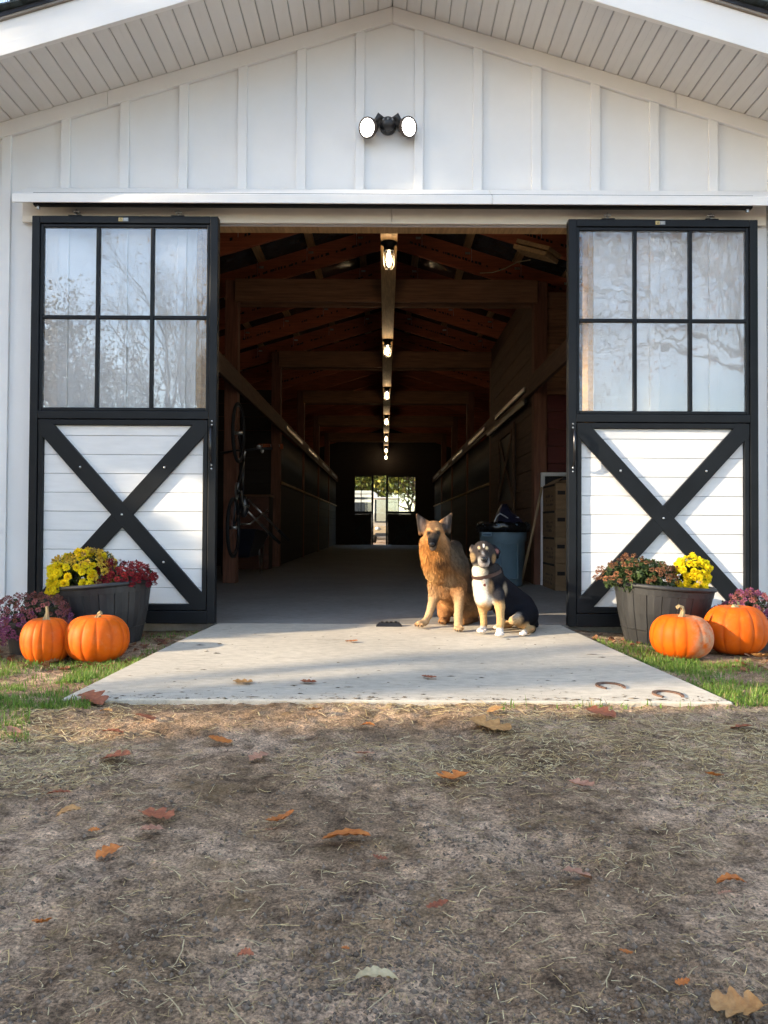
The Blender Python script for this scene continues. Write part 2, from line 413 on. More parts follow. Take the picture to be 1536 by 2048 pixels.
CONCI = concrete_mat('shaded_indoor_concrete', (.27, .26, .245), .75)  # same concrete as the slab, with indoor shade put into a darker tone
mb = MB()
ring = [(SLX[2][0], SLX[2][1]), (SRX[2][0], SRX[2][1]), (SRX[1][0], SRX[1][1]), (SRX[0][0], 5.245), (SLX[0][0], 5.245), (SLX[1][0], SLX[1][1])]
n = len(ring)
mb.add([(x, y, -.16) for x, y in ring] + [(x, y, 0.0) for x, y in ring],
       [tuple(range(n-1, -1, -1)), tuple(range(n, 2*n))] + [(i, (i+1) % n, (i+1) % n + n, i+n) for i in range(n)])
s = mb.build('pavement', CONC, bevel=.008, seg=3); tag(s, 'pale concrete apron slab leading into the barn doorway', 'pavement', kind='structure')
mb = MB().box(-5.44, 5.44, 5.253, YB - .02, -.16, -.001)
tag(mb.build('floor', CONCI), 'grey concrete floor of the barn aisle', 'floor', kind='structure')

# ================================================================ the barn
barn = empty('barn', (0, W, 0), 'white board and batten barn with open centre aisle and timber roof', 'barn')
XA = .034; APEX = at(780, 18, W).z; SL = .305; TH = math.atan(SL)
OX0, OX1, OZ = -1.31, 1.43, 2.742
HW = 5.5
def zr(x): return APEX - SL*abs(x - XA)
mb = MB()
mb.prism([(-HW, -.12), (OX0, -.12), (OX0, zr(OX0)), (-HW, zr(-HW))], W, W + .03)
mb.prism([(OX1, -.12), (HW, -.12), (HW, zr(HW)), (OX1, zr(OX1))], W, W + .03)
mb.prism([(OX0, OZ), (OX1, OZ), (OX1, zr(OX1)), (XA, APEX), (OX0, zr(OX0))], W, W + .03)
wall = mb.build('front_wall', WHITE, barn)
wall['label'] = 'white board and batten gable wall'
for k in range(-14, 14):
    x = .0155 + .4064*(k + .5)
    if abs(x) > HW - .05: continue
    zb = OZ + .02 if OX0 - .04 < x < OX1 + .04 else -.03
    top0, top1 = zr(x - .032) - .104, zr(x + .032) - .104
    MB().prism([(x-.032, zb), (x+.032, zb), (x+.032, top1), (x-.032, top0)], W - .022, W - .0005).build('batten', WHITE, wall, bevel=.003)
for a, b in ((-HW, -1.93), (-1.927, XA), (XA + .002, 1.99), (1.993, HW)):
    MB().prism([(a, zr(a) - .108), (b, zr(b) - .108), (b, zr(b) - .001), (a, zr(a) - .001)], W - .030, W - .0008).build('frieze_board', WHITE, wall, bevel=.003)
MB().box(OX0 - .30, OX1 + .30, W - .012, W - .0006, -.10, .018).build('sill_board', PALE, wall, bevel=.003) if False else None
for a, b in ((-2.5, XA), (XA + .003, 2.60)):
    MB().box(a, b, W - .044, W - .0236, OZ - .004, 2.93).build('header_trim', TRIM, barn, bevel=.004)
for x0, x1 in ((OX0, OX0 + .04), (OX1 - .04, OX1)):
    MB().box(x0 + .001, x1 - .001, W + .002, W + .15, -.001, OZ - .001).build('door_jamb', PALE, barn, bevel=.003)
MB().box(OX0 - .4, OX1 + .4, W + .0305, W + .15, OZ + .001, OZ + .28).build('door_header', PALE, barn, bevel=.003)
MB().box(-2.6, OX0 - .02, W - .014, W - .001, -.13, .02).build('skirt_board', PALE, barn, bevel=.003)
MB().box(OX1 + .02, 2.7, W - .014, W - .001, -.13, .02).build('skirt_board', PALE, barn, bevel=.003)
for a, b in ((-2.49, .70), (.702, 3.2)):          # hood over the door track
    MB().prismx([(5.262, 2.985), (5.262, 2.973), (5.082, 2.85), (5.082, 2.806), (5.07, 2.806), (5.07, 2.862)], a, b).build('track_hood', FASCIA, barn, bevel=.002)
tr = MB().prismx([(5.10, 2.807), (5.112, 2.80), (5.138, 2.80), (5.15, 2.807), (5.15, 2.885), (5.10, 2.885)], -2.365, 2.445)
tr = tr.build('door_track', BLACK2, barn, bevel=.003)
for x in (-2.34, 2.42):
    MB().tube([(x, 5.125, 2.805), (x, 5.125, 2.782)], .012, 8).build('track_stop', CHROME, tr)
for k in range(6):
    x = -2.1 + k*.84
    MB().box(x - .02, x + .02, 5.152, W - .0445, 2.868, 2.90).build('track_bracket', BLACK2, tr)
for x0, x1 in ((-HW, -HW + .12), (HW - .12, HW)):
    MB().box(x0, x1, W - .03, W - .0007, -.1, zr(HW) - .11).build('corner_board', WHITE, wall, bevel=.003)
# ---- eaves
YF = 4.665
sof = MB()
for sgn in (-1, 1):
    a, b = (XA, HW + .35) if sgn > 0 else (-HW - .35, XA)
    sof.prism([(a, zr(a) + .012), (b, zr(b) + .012), (b, zr(b) + .02), (a, zr(a) + .02)], YF + .001, W + .02)
sof = sof.build('soffit', mat('soffit_groove', (.40, .39, .38), .7), barn)
PW = .1016
pm = MB(); w0 = .0018; ln = W - .001 - YF - .002
prof = [(w0, .011), (w0, .004), (.006, 0), (PW*.5 - .001, 0), (PW*.5, .0006), (PW - .010, .0), (PW - .0035, .006), (PW - .0035, .011)]
n = len(prof)
pm.add([(x, 0, z) for x, z in prof] + [(x, ln, z) for x, z in prof], [tuple(range(n)), tuple(range(2*n-1, n-1, -1))] + [(i, i+n, (i+1) % n + n, (i+1) % n) for i in range(n)])
pm = pm.mesh('soffit_panel', SOFFIT)
for sgn in (-1, 1):
    for k in range(57):
        c = math.cos(TH)
        if sgn > 0:
            x = XA + k*PW*c; link('soffit_panel', pm, sof, loc=(x, YF + .001, zr(x)), rot=(0, TH, 0))
        else:
            x = XA - (k+1)*PW*c; link('soffit_panel', pm, sof, loc=(x, YF + .001, zr(x)), rot=(0, -TH, 0))
for sgn in (-1, 1):
    a, b = (XA + .0005, HW + .4) if sgn > 0 else (-HW - .4, XA - .0005)
    f = MB().prism([(a, zr(a) - .012), (b, zr(b) - .012), (b, zr(b) + .066), (a, zr(a) + .066)], YF - .034, YF).build('fascia', FASCIA, barn, bevel=.003)
    MB().prism([(a, zr(a) + .0665), (b, zr(b) + .0665), (b, zr(b) + .205), (a, zr(a) + .205)], YF - .028, YF).build('fascia_board', FASCIA, f, bevel=.003)
    MB().prism([(a, zr(a) + .206), (b, zr(b) + .206), (b, zr(b) + .22), (a, zr(a) + .22)], YF - .045, YF + .05).build('drip_edge', mat('drip_edge_shade', (.30, .26, .22), .5, metal=.3), f)  # brownish shadow under the shingles is put into this strip's colour
roof = MB()
for sgn in (-1, 1):
    a, b = (XA, HW + .45) if sgn > 0 else (-HW - .45, XA)
    roof.prism([(a, zr(a) + .2205), (b, zr(b) + .2205), (b, zr(b) + .245), (a, zr(a) + .245)], YF - .05, YB + .6)
roof = roof.build('roof', FOIL, barn)
LX = .15
for sgn in (-1, 1):
    for k in range(42):
        x0 = XA + sgn*k*LX; x1 = XA + sgn*((k+1)*LX + .06)
        z0 = zr(x0) + .247; z1 = zr(x1) + .247
        jag = .012*math.sin(k*5.3)
        poly = [(x0, z0), (x1, z1 + .014), (x1, z1 + .028), (x0, z0 + .006)] if sgn > 0 else [(x1, z1 + .014), (x0, z0), (x0, z0 + .006), (x1, z1 + .028)]
        MB().prism(poly, YF - .085 + jag, YB + .6).build('shingle_course', SHINGLE, roof)
# side and back walls
for sgn in (-1, 1):
    MB().box(*((HW - .03, HW) if sgn > 0 else (-HW, -HW + .03)), W + .0305, YB - .031, -.12, zr(HW) + .1).build('side_wall', WHITE, barn)
BO0, BO1, BOZ = -1.07, 1.07, 2.45
mb = MB()
mb.prism([(-HW, -.12), (BO0, -.12), (BO0, zr(BO0)), (-HW, zr(-HW))], YB - .03, YB)
mb.prism([(BO1, -.12), (HW, -.12), (HW, zr(HW)), (BO1, zr(BO1))], YB - .03, YB)
mb.prism([(BO0, BOZ), (BO1, BOZ), (BO1, zr(BO1)), (XA, APEX), (BO0, zr(BO0))], YB - .03, YB)
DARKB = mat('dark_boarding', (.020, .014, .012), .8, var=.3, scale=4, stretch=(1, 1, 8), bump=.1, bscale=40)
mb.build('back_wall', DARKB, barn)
# ---- timber inside
AW = 1.715                                   # half width of the aisle between the posts
zt = lambda x: 4.03 + .02 - SL*abs(x - XA)    # underside of the rafters
posts_y = [W + BAY*i for i in range(1, 6)]
for y in [W + .12] + posts_y:
    for sgn in (-1, 1):
        a, b = sorted((sgn*AW, sgn*(AW + .15)))
        MB().box(a, b, y - .08, y + .08, -.0005, zt(AW + .1) - .002).build('post', POSTW, barn, bevel=.006)
def rafter(y, w=.045, stamp=False):
    for sgn in (-1, 1):
        a, b = (XA + .001, HW - .05) if sgn > 0 else (-HW + .05, XA - .001)
        r = MB().prism([(a, zt(a)), (b, zt(b)), (b, zt(b) + .28), (a, zt(a) + .28)], y - w/2, y + w/2).build('rafter', RAFTER, barn, bevel=.003)
        if stamp:                             # mill print, too blurred in the photograph to read
            st = MB(); rr = random.Random(int(y*100) + sgn)
            x = .25
            while x < 2.3:
                l = rr.uniform(.012, .04); h = rr.uniform(.02, .034)
                if rr.random() > .25:
                    xx = XA + sgn*x; z0 = zt(xx) + .12
                    q = -sgn*SL*l
                    st.prism([(xx, z0), (xx + l, z0 + q), (xx + l, z0 + q + h), (xx, z0 + h)], y - w/2 - .0015, y - w/2 - .0005)
                x += l + rr.uniform(.006, .02) + (.12 if rr.random() < .07 else 0)
            st.build('mill_print', mat('black_ink', (.01, .01, .012), .7), r)['kind'] = 'stuff'
yy = W + .35
ys_r = []
while yy < YB - .3: ys_r.append(yy); yy += 1.22
for i, y in enumerate(ys_r):
    rafter(y, stamp=i < 9)
for y in posts_y:
    MB().box(-AW - .03, AW + .03, y - .125, y - .083, 3.245, 3.51).build('collar_tie', TIMBERX, barn, bevel=.004)
    MB().box(-AW - .03, AW + .03, y + .083, y + .125, 3.245, 3.51).build('collar_tie', TIMBERX, barn, bevel=.004)
for y in posts_y[:3]:                        # knots and bolt heads on the ties
    for x in (-1.42, -.33, .75):
        pass
for sgn in (-1, 1):                           # purlins with metal clips
    for k in range(9):
        x = XA + sgn*(.35 + k*.6); z = zt(x) + .2805
        MB().box(x - .045, x + .045, W + .05, YB - .05, z + .014, z + .055).build('purlin', PALE, barn)
        if k < 4:
            cl = MB()
            for y in ys_r[:7]:
                zc = zt(x) + .12
                cl.box(x + .0465*sgn - .002, x + .0465*sgn + .002, y - .0245 - .0015, y - .0245 + .0, zc, zc + .16)
                cl.box(x - .03, x + .03, y - .0265, y - .024, zc + .08, zc + .11)
            cl.build('purlin_clip', CHROME, barn)['kind'] = 'stuff'
# beams over the stall fronts
for sgn in (-1, 1):
    for i in range(6):
        y0 = W + .2 + BAY*i if i == 0 else W + BAY*i + .001; y1 = W + BAY*(i+1) - .001
        a, b = sorted((sgn*(AW - .045), sgn*(AW - .002)))
        MB().box(a, b, y0, y1, 2.205, 2.41).build('header_beam', TIMBER, barn, bevel=.004)
        if i >= 2 or (sgn > 0 and i == 1):
            a, b = sorted((sgn*(AW - .075), sgn*(AW - .047)))
            MB().box(a, b, y0 + .2, y0 + 2.6, 2.27, 2.33).build('stall_track', mat('stall_track_metal', (.30, .29, .28), .3, metal=.9), barn, bevel=.006)
# stall fronts beyond the second post
bar_me = MB().tube([(0, 0, 1.36), (0, 0, 2.21)], .0095, 6).mesh('stall_bar', mat('dark_steel_bar', (.12, .12, .12), .35, metal=.8), smooth=True)
for sgn in (-1, 1):
    for i in range(2, 6):
        y0 = W + BAY*i + .085; y1 = W + BAY*(i+1) - .085
        sw = empty('stall_front', (sgn*AW, y0, 0)); sw.parent = barn; sw.location = Vector((sgn*AW, y0, 0)) - org(barn)
        for k in range(6):
            a, b = sorted((sgn*(AW + .01), sgn*(AW + .05)))
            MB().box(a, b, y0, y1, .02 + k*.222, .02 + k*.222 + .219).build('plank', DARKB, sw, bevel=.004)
        a, b = sorted((sgn*(AW - .02), sgn*(AW + .08)))
        MB().box(a, b, y0, y1, 1.353, 1.39).build('cap_rail', PALE, sw, bevel=.004)
        m_ = int((y1 - y0)/.115)
        for k in range(m_):
            link('stall_bar', bar_me, sw, loc=(sgn*(AW + .03), y0 + .06 + k*.115, 0))
# dividing walls between the stalls
for sgn in (-1, 1):
    for i in range(2, 6):
        a, b = sorted((sgn*(AW + .155), sgn*(HW - .04)))
        MB().box(a, b, W + BAY*i - .02, W + BAY*i + .02, 0.001, 2.2).build('stall_divider', DARKB, barn)
# right: boarded tack room beyond the first post, with a cross-braced hatch
tw = empty('tack_room_wall', (AW, posts_y[0], 0)); tw.parent = barn; tw.location = Vector((AW, posts_y[0], 0)) - org(barn)
for k in range(17):
    z = .005 + k*.222
    if z > 3.5: break
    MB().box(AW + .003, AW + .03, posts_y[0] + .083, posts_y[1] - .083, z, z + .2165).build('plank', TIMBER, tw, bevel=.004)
hx = AW - .03
hatch = empty('hatch', (AW, 10.8, 1)); hatch.parent = barn; hatch.location = Vector((AW, 10.8, 1)) - org(barn)
MB().box(AW - .012, AW - .001, 10.12, 11.5, .05, 2.02).build('door_panel', mat('tack_door_dark', (.02, .017, .016), .6), hatch)
for y0, y1, z0, z1 in ((10.1, 10.2, .05, 2.05), (11.42, 11.52, .05, 2.05), (10.201, 11.419, 1.94, 2.05), (10.201, 11.419, .92, 1.03)):
    MB().box(AW - .035, AW - .0125, y0, y1, z0, z1).build('door_rail', TIMBER, hatch, bevel=.003)
MB().bar((hx + .008, 10.21, 1.04), (hx + .008, 11.41, 1.93), .012, .09, up=(0, -1, 1)).build('brace', TIMBER, hatch)
MB().bar((hx - .006, 10.21, 1.93), (hx - .006, 11.41, 1.04), .012, .09, up=(0, 1, 1)).build('brace', TIMBER, hatch)
MB().box(AW - .07, AW - .037, 9.1, 12.5, 2.12, 2.19).build('tack_door_track', BLACK2, barn, bevel=.004)
# red boarding that closes the first bay on the right
rw = empty('red_board_wall', (2.5, posts_y[0], 0)); rw.parent = barn; rw.location = Vector((2.5, posts_y[0], 0)) - org(barn)
for k in range(18):
    z = .004 + k*.20
    if z > 3.4: break
    MB().box(AW + .153, 3.6, posts_y[0] - .03, posts_y[0] + .0, z, z + .195).build('plank', REDW if z < 2.1 else TIMBERX, rw, bevel=.004)
# far end of the first left bay
lw = empty('left_board_wall', (-3.4, posts_y[1], 0)); lw.parent = barn; lw.location = Vector((-3.4, posts_y[1], 0)) - org(barn)
for k in range(13):
    z = .004 + k*.222
    MB().box(-HW + .05, -AW - .156, posts_y[1] - .03, posts_y[1], z, z + .217).build('plank', DARKB, lw, bevel=.004)
# plank that carries the lamps, nailed under the ties
LX0 = .022
for i in range(6):
    y0 = W + .18 + BAY*i if i == 0 else W + BAY*i; y1 = W + BAY*(i+1) - .002
    MB().box(LX0 - .075, LX0 + .075, y0, min(y1, YB - .04), 3.203, 3.2435).build('lamp_plank', PALE, barn, bevel=.003)
# offcuts stored across the ties on the right and the cord that hangs there
for dz, dx in ((0, 0), (.052, .03)):
    a = at(1040, 502, 7.75) + Vector((dx, 0, dz + .01)); b = at(1104, 518, 7.55) + Vector((dx, 0, dz + .01))
    MB().bar(a, b, .30, .042).build('stored_board', PALE, barn, bevel=.003)
pts = [at(px, py, yy) for px, py, yy in ((960, 546, 8.75), (985, 545, 8.7), (1010, 537, 8.5), (1035, 524, 8.2), (1060, 520, 7.9))]
MB().tube(pts, .006, 6).build('hanging_cord', mat('pale_cord', (.45, .36, .22), .7), barn, smooth=True)
pass

# ================================================================ sliding doors
PANE_L = glass_mat('clear_pane', .065, .008, bump=.006, bscale=3, haze=.07)
PANE_R = glass_mat('wavy_pane', .05, .008, bump=.07, bscale=7, stretch=(1, 1, .5), haze=.09)
def sliding_door(x0, label, yf=5.15, wd=1.25, flip=False, handle_right=True, pane=PANE_L, detail=True, z0=.006, group=None, plank=None):
    """front face at yf, x0 = left edge; leaf 1.25 x 2.742"""
    H = 2.742; T = .065
    root = empty('sliding_barn_door', (x0 + wd/2, yf, z0), label, 'barn door', group)
    fx = lambda u: x0 + u
    fz = lambda v: z0 + H - v              # v measured from the top
    def bx(u0, u1, v0, v1, y0, y1): return (fx(u0), fx(u1), yf + y0, yf + y1, fz(v1), fz(v0))
    m = MB()
    m.box(*bx(0, .054, 0, H, 0, T)); m.box(*bx(wd - .054, wd, 0, H, 0, T))
    m.box(*bx(.0541, wd - .0541, 0, .05, 0, T)); m.box(*bx(.0541, wd - .0541, 1.318, 1.372, 0, T)); m.box(*bx(.0541, wd - .0541, H - .085, H, 0, T))
    m.build('frame', BLACK, root, bevel=.004)
    # glazed upper half
    m = MB()
    m.box(*bx(.0545, .077, .0505, 1.3175, .010, .05)); m.box(*bx(wd - .077, wd - .0545, .0505, 1.3175, .010, .05))
    m.box(*bx(.0772, wd - .0772, .0505, .074, .010, .05)); m.box(*bx(.0772, wd - .0772, 1.294, 1.3175, .010, .05))
    m.build('window_bead', BLACK, root, bevel=.005)
    gu = [.0773 + (wd - .1546)*k/3 for k in range(4)]
    for k in (1, 2):
        MB().box(*bx(gu[k] - .0125, gu[k] + .0125, .0745, 1.2935, .008, .04)).build('muntin', BLACK, root, bevel=.004)
    for k in range(3):
        a = gu[k] + (.0127 if k else 0); b = gu[k+1] - (.0127 if k < 2 else 0)
        MB().box(*bx(a, b, .671, .695, .009, .04)).build('muntin', BLACK, root, bevel=.004)
        for v0, v1 in ((.0745, .671), (.695, 1.2935)):
            MB().box(*bx(a - .002, b + .002, v0, v1, .024, .028)).build('pane', pane, root)
    # lower leaf: white boards, frame and cross brace
    a0, a1, v0, v1 = .058, wd - .058, 1.376, H - .089
    m = MB()
    m.box(*bx(a0, a0 + .032, v0, v1, .006, .05)); m.box(*bx(a1 - .032, a1, v0, v1, .006, .05))
    m.box(*bx(a0 + .0322, a1 - .0322, v0, v0 + .036, .006, .05)); m.box(*bx(a0 + .0322, a1 - .0322, v1 - .04, v1, .006, .05))
    m.build('lower_frame', BLACK, root, bevel=.004)
    pv = 1.4825; vs = [v0 + .0365] + [pv + .1278*k for k in range(9)] + [v1 - .0405]
    for k in range(len(vs) - 1):
        MB().box(*bx(a0 + .033, a1 - .033, vs[k] + .0013, vs[k+1] - .0013, .030 + .0008*math.sin(k*2.7), .046)).build('plank', plank or PLANKW, root, bevel=.0025)
    MB().box(*bx(a0 + .033, a1 - .033, v0 + .037, v1 - .041, .0465, .050)).build('backing', mat('door_backing', (.05, .05, .05), .8), root)
    c = Vector(((fx(a0) + fx(a1))/2, 0, (fz(v0) + fz(v1))/2))
    for sgn in (1, -1):
        p = Vector((fx(a0) + .004, yf + (.018 if sgn > 0 else .0165), fz(v0) - .004)) ; q = Vector((fx(a1) - .004, p.y, fz(v1) + .004))
        if sgn < 0: p.z, q.z = q.z, p.z
        d = (q - p).normalized(); nrm = Vector((-d.z, 0, d.x)); hwid = .055
        X0, X1, Z0, Z1 = fx(a0) + .001, fx(a1) - .001, fz(v1) + .001, fz(v0) - .001
        # the board's ends are cut to the corner of the frame
        def clip(poly, ax, lim, keep_less):
            out = []
            for i in range(len(poly)):
                A, B = poly[i], poly[(i+1) % len(poly)]
                ia = (A[ax] <= lim) == keep_less or A[ax] == lim; ib = (B[ax] <= lim) == keep_less or B[ax] == lim
                if ia: out.append(A)
                if ia != ib:
                    t = (lim - A[ax])/(B[ax] - A[ax]); out.append((A[0] + t*(B[0]-A[0]), A[1] + t*(B[1]-A[1])))
            return out
        e = d*.2
        poly = [((p - e + nrm*w).x, (p - e + nrm*w).z) for w in (-hwid, )] + [((q + e + nrm*(-hwid)).x, (q + e + nrm*(-hwid)).z), ((q + e + nrm*hwid).x, (q + e + nrm*hwid).z), ((p - e + nrm*hwid).x, (p - e + nrm*hwid).z)]
        for ax, lim, less in ((0, X0, False), (0, X1, True), (1, Z0, False), (1, Z1, True)): poly = clip(poly, ax, lim, less)
        yb = .004 if sgn > 0 else .0055
        MB().prism(poly, yf + yb - .002, yf + .029).build('brace', BLACK, root, bevel=.003)
        if detail:
            for t in ((.25, .75) if sgn > 0 else (.25, .5, .75)):
                r = p.lerp(q, t); r.y = yf - .001
                MB().lathe([(.0, -.003), (.006, -.003), (.008, .001), (.008, .004)], r, 10, axis=(0, 1, 0)).build('bolt', CHROME, root, smooth=True)
    if detail:
        hu = wd - .03 if handle_right else .03
        hz0, hz1 = fz(1.42), fz(1.67)
        hm = MB().tube([(fx(hu), yf - .002, hz0), (fx(hu), yf - .03, hz0 - .012), (fx(hu), yf - .045, hz0 - .05), (fx(hu), yf - .045, hz1 + .05), (fx(hu), yf - .03, hz1 + .012), (fx(hu), yf - .002, hz1)], [.008, .009, .0095, .0095, .009, .008], 10).build('handle', mat('polished_black_steel', (.03, .03, .035), .15, metal=.7), root, smooth=True)
        for zz in (fz(1.385), fz(1.41), fz(1.68), fz(1.705)):
            MB().ball((fx(hu), yf - .002, zz), (.0065, .005, .0065), 10, 6).build('screw', CHROME, root, smooth=True)
        pu = .62 if handle_right else .62
        pl = MB().box(*bx(pu - .035, pu - .006, .0125, .0375, -.003, -.0005)).build('name_plate', BRASS, root, bevel=.002)
        MB().lathe([(.004, -.0012), (.008, -.0012), (.008, .0008), (.004, .0008)], (fx(pu - .0205), yf - .003, fz(.025)), 12, axis=(0, 1, 0)).build('plate_emblem', mat('dark_brass', (.15, .10, .04), .4), pl)
        pg = MB().box(*bx(pu - .005, pu + .03, .0125, .0375, -.0025, -.0005)).build('grey_plate', GREYP, root)
        lt = MB()
        for v, ln in ((.018, .026), (.024, .022), (.030, .026)): lt.box(*bx(pu - .001, pu - .001 + ln, v, v + .002, -.0032, -.0026))
        lt.build('plate_lines', mat('plate_print', (.6, .6, .58), .5), pg)
        for u in (.285, .98) if handle_right else (.27, .97):
            hg = MB().box(*bx(u - .045, u + .045, -.010, -.0005, .008, .06)).build('hanger', BLACK2, root, bevel=.002)
            MB().lathe([(0, 0), (.011, 0), (.011, .012), (.0065, .013), (.0065, .046), (.0, .046)], (fx(u), yf + .034, fz(-.0105)), 10).build('hanger_bolt', CHROME, hg, smooth=True)
            MB().box(*bx(u - .024, u + .024, -.044, -.036, .022, .046)).build('hanger_wheel_plate', CHROME, hg, bevel=.002)
            for du in (-.016, .016):
                MB().lathe([(0, -.01), (.006, -.01), (.006, .01), (0, .01)], (fx(u + du), yf + .03, fz(-.036)), 8, axis=(0, 1, 0)).build('hanger_nut', CHROME, hg, smooth=True)
    return root
XL0, XL1, XR0, XR1 = at(59, 800, 5.15).x, at(433, 800, 5.15).x, at(1137, 800, 5.15).x, at(1517, 800, 5.15).x
sliding_door(XL0, 'black framed sliding door slid open to the left of the doorway', pane=PANE_L, handle_right=True, wd=XL1 - XL0)
sliding_door(XR0, 'black framed sliding door slid open to the right of the doorway', pane=PANE_R, handle_right=False, z0=.0, wd=XR1 - XR0)
# far pair, seen through the aisle
PANE_B = glass_mat('far_pane', .05, .02, tint=(.95, .97, .95))
sliding_door(-1.66, 'far sliding door at the aisle end, pushed left leaving a bright gap', yf=YB + .06, pane=PANE_B, detail=False, z0=-.26, plank=DARKB)
sliding_door(0.03, 'far sliding door at the aisle end, right of the bright gap', yf=YB + .06, pane=PANE_B, detail=False, z0=-.26, plank=DARKB)

# ================================================================ lamps
# caged jar lamps under the plank
JAR = glass_mat('lamp_jar', .05, .05, tint=(.97, .95, .9))
BULB = emit_mat('warm_bulb', (1.0, .72, .42), 40.0)
lamp_y = [6.85, 10.45, 14.05, 17.6, 21.1, 24.4, 26.75]
ordn = ['nearest caged jar lamp under the ceiling plank, hanging in the doorway', 'second caged jar lamp from the doorway', 'third caged jar lamp from the doorway', 'fourth caged jar lamp from the doorway', 'fifth caged jar lamp from the doorway', 'sixth caged jar lamp, second from the far end', 'farthest caged jar lamp, nearest the far doors']
base_me = MB().lathe([(0, 0), (.075, 0), (.075, -.012), (.05, -.022), (.046, -.055), (.05, -.075), (.044, -.078), (0, -.078)], (0, 0, 0), 20).mesh('lamp_base', BLACK2, smooth=True)
jar_me = MB().lathe([(.038, -.079), (.043, -.10), (.043, -.16), (.040, -.20), (.028, -.222), (.0, -.228)], (0, 0, 0), 18).mesh('lamp_jar', JAR, smooth=True)
bulb_me = MB().lathe([(.0, -.085), (.012, -.088), (.014, -.11), (.024, -.135), (.027, -.155), (.022, -.178), (.010, -.19), (0, -.192)], (0, 0, 0), 14).mesh('bulb', BULB, smooth=True)
cg = MB()
for k in range(4):
    a = math.pi*k/4 + .3
    pts = [(math.cos(a)*r, math.sin(a)*r, h) for r, h in ((.049, -.075), (.051, -.11), (.051, -.17), (.046, -.21), (.028, -.236), (0, -.243), (-.028, -.236), (-.046, -.21), (-.051, -.17), (-.051, -.11), (-.049, -.075))]
    cg.tube(pts, .0022, 5, cap=False)
for h, r in ((-.12, .051), (-.165, .0505)):
    cg.tube([(math.cos(t)*r, math.sin(t)*r, h) for t in np.linspace(0, 2*math.pi, 25)], .0022, 5, cap=False)
cage_me = cg.mesh('lamp_cage', mat('lamp_cage_metal', (.25, .24, .22), .35, metal=.8), smooth=True)
for y, lb in zip(lamp_y, ordn):
    r = empty('ceiling_lamp', (LX0, y, 3.2025), lb, 'lamp', 'caged jar lamps along the aisle')
    for nm, me in (('lamp_base', base_me), ('jar', jar_me), ('bulb', bulb_me), ('cage', cage_me)): link(nm, me, r)

# twin floodlight on the gable
fl = empty('floodlight', at(776, 252, W - .02), 'black twin-head floodlight, lit, on the white gable above the doorway', 'floodlight')
c = org(fl)
FLB = mat('floodlight_casing', (.02, .02, .022), .4, var=.2); FLR = mat('floodlight_rim', (.07, .05, .04), .4)
FLE = emit_mat('floodlight_lens', (1.0, .97, .9), 3.2)
MB().lathe([(0, .0), (.058, .0), (.058, .015), (.05, .04), (.03, .055), (0, .06)], c + Vector((0, .018, 0)), 20, axis=(0, -1, 0)).build('wall_plate', FLB, fl, smooth=True)
MB().ball(c + Vector((0, -.05, -.012)), (.05, .04, .05), 16, 10).build('sensor', FLB, fl, smooth=True)
for dx in (-.03, 0, .03):
    MB().lathe([(0.004, 0), (.008, 0), (.008, .004), (.0, .004)], c + Vector((dx, -.088 + abs(dx)*.35, .004)), 10, axis=(0, -1, 0)).build('sensor_ring', GREYP, fl, smooth=True)
MB().tube([c + Vector((-.034, -.05, -.05)), c + Vector((-.04, -.055, -.066))], .007, 8).build('aim_knob', FLB, fl, smooth=True)
for sgn, dx, dz, ax in ((-1, -.136, -.052, (-.62, -1, -.42)), (1, .136, -.046, (.70, -1, -.36))):
    hc = c + Vector((dx, -.075, dz)); A = Vector(ax).normalized()
    back = hc - A*.085
    MB().tube([c + Vector((sgn*.03, -.03, .02)), c + Vector((sgn*.055, -.045, .045)), back + Vector((0, 0, .012))], [.022, .026, .028], 12).build('arm', FLB, fl, smooth=True)
    hd = MB().lathe([(0, -.092), (.026, -.09), (.034, -.06), (.060, -.018), (.064, 0), (.064, .012)], hc, 24, axis=A).build('head', FLB, fl, smooth=True)
    MB().lathe([(.066, -.014), (.068, .012), (.064, .017), (.0575, .014)], hc, 24, axis=A).build('rim', FLR, hd, smooth=True)
    MB().lathe([(.0585, .006), (.04, .013), (0, .016)], hc, 24, axis=A).build('lens', FLE, hd, smooth=True)

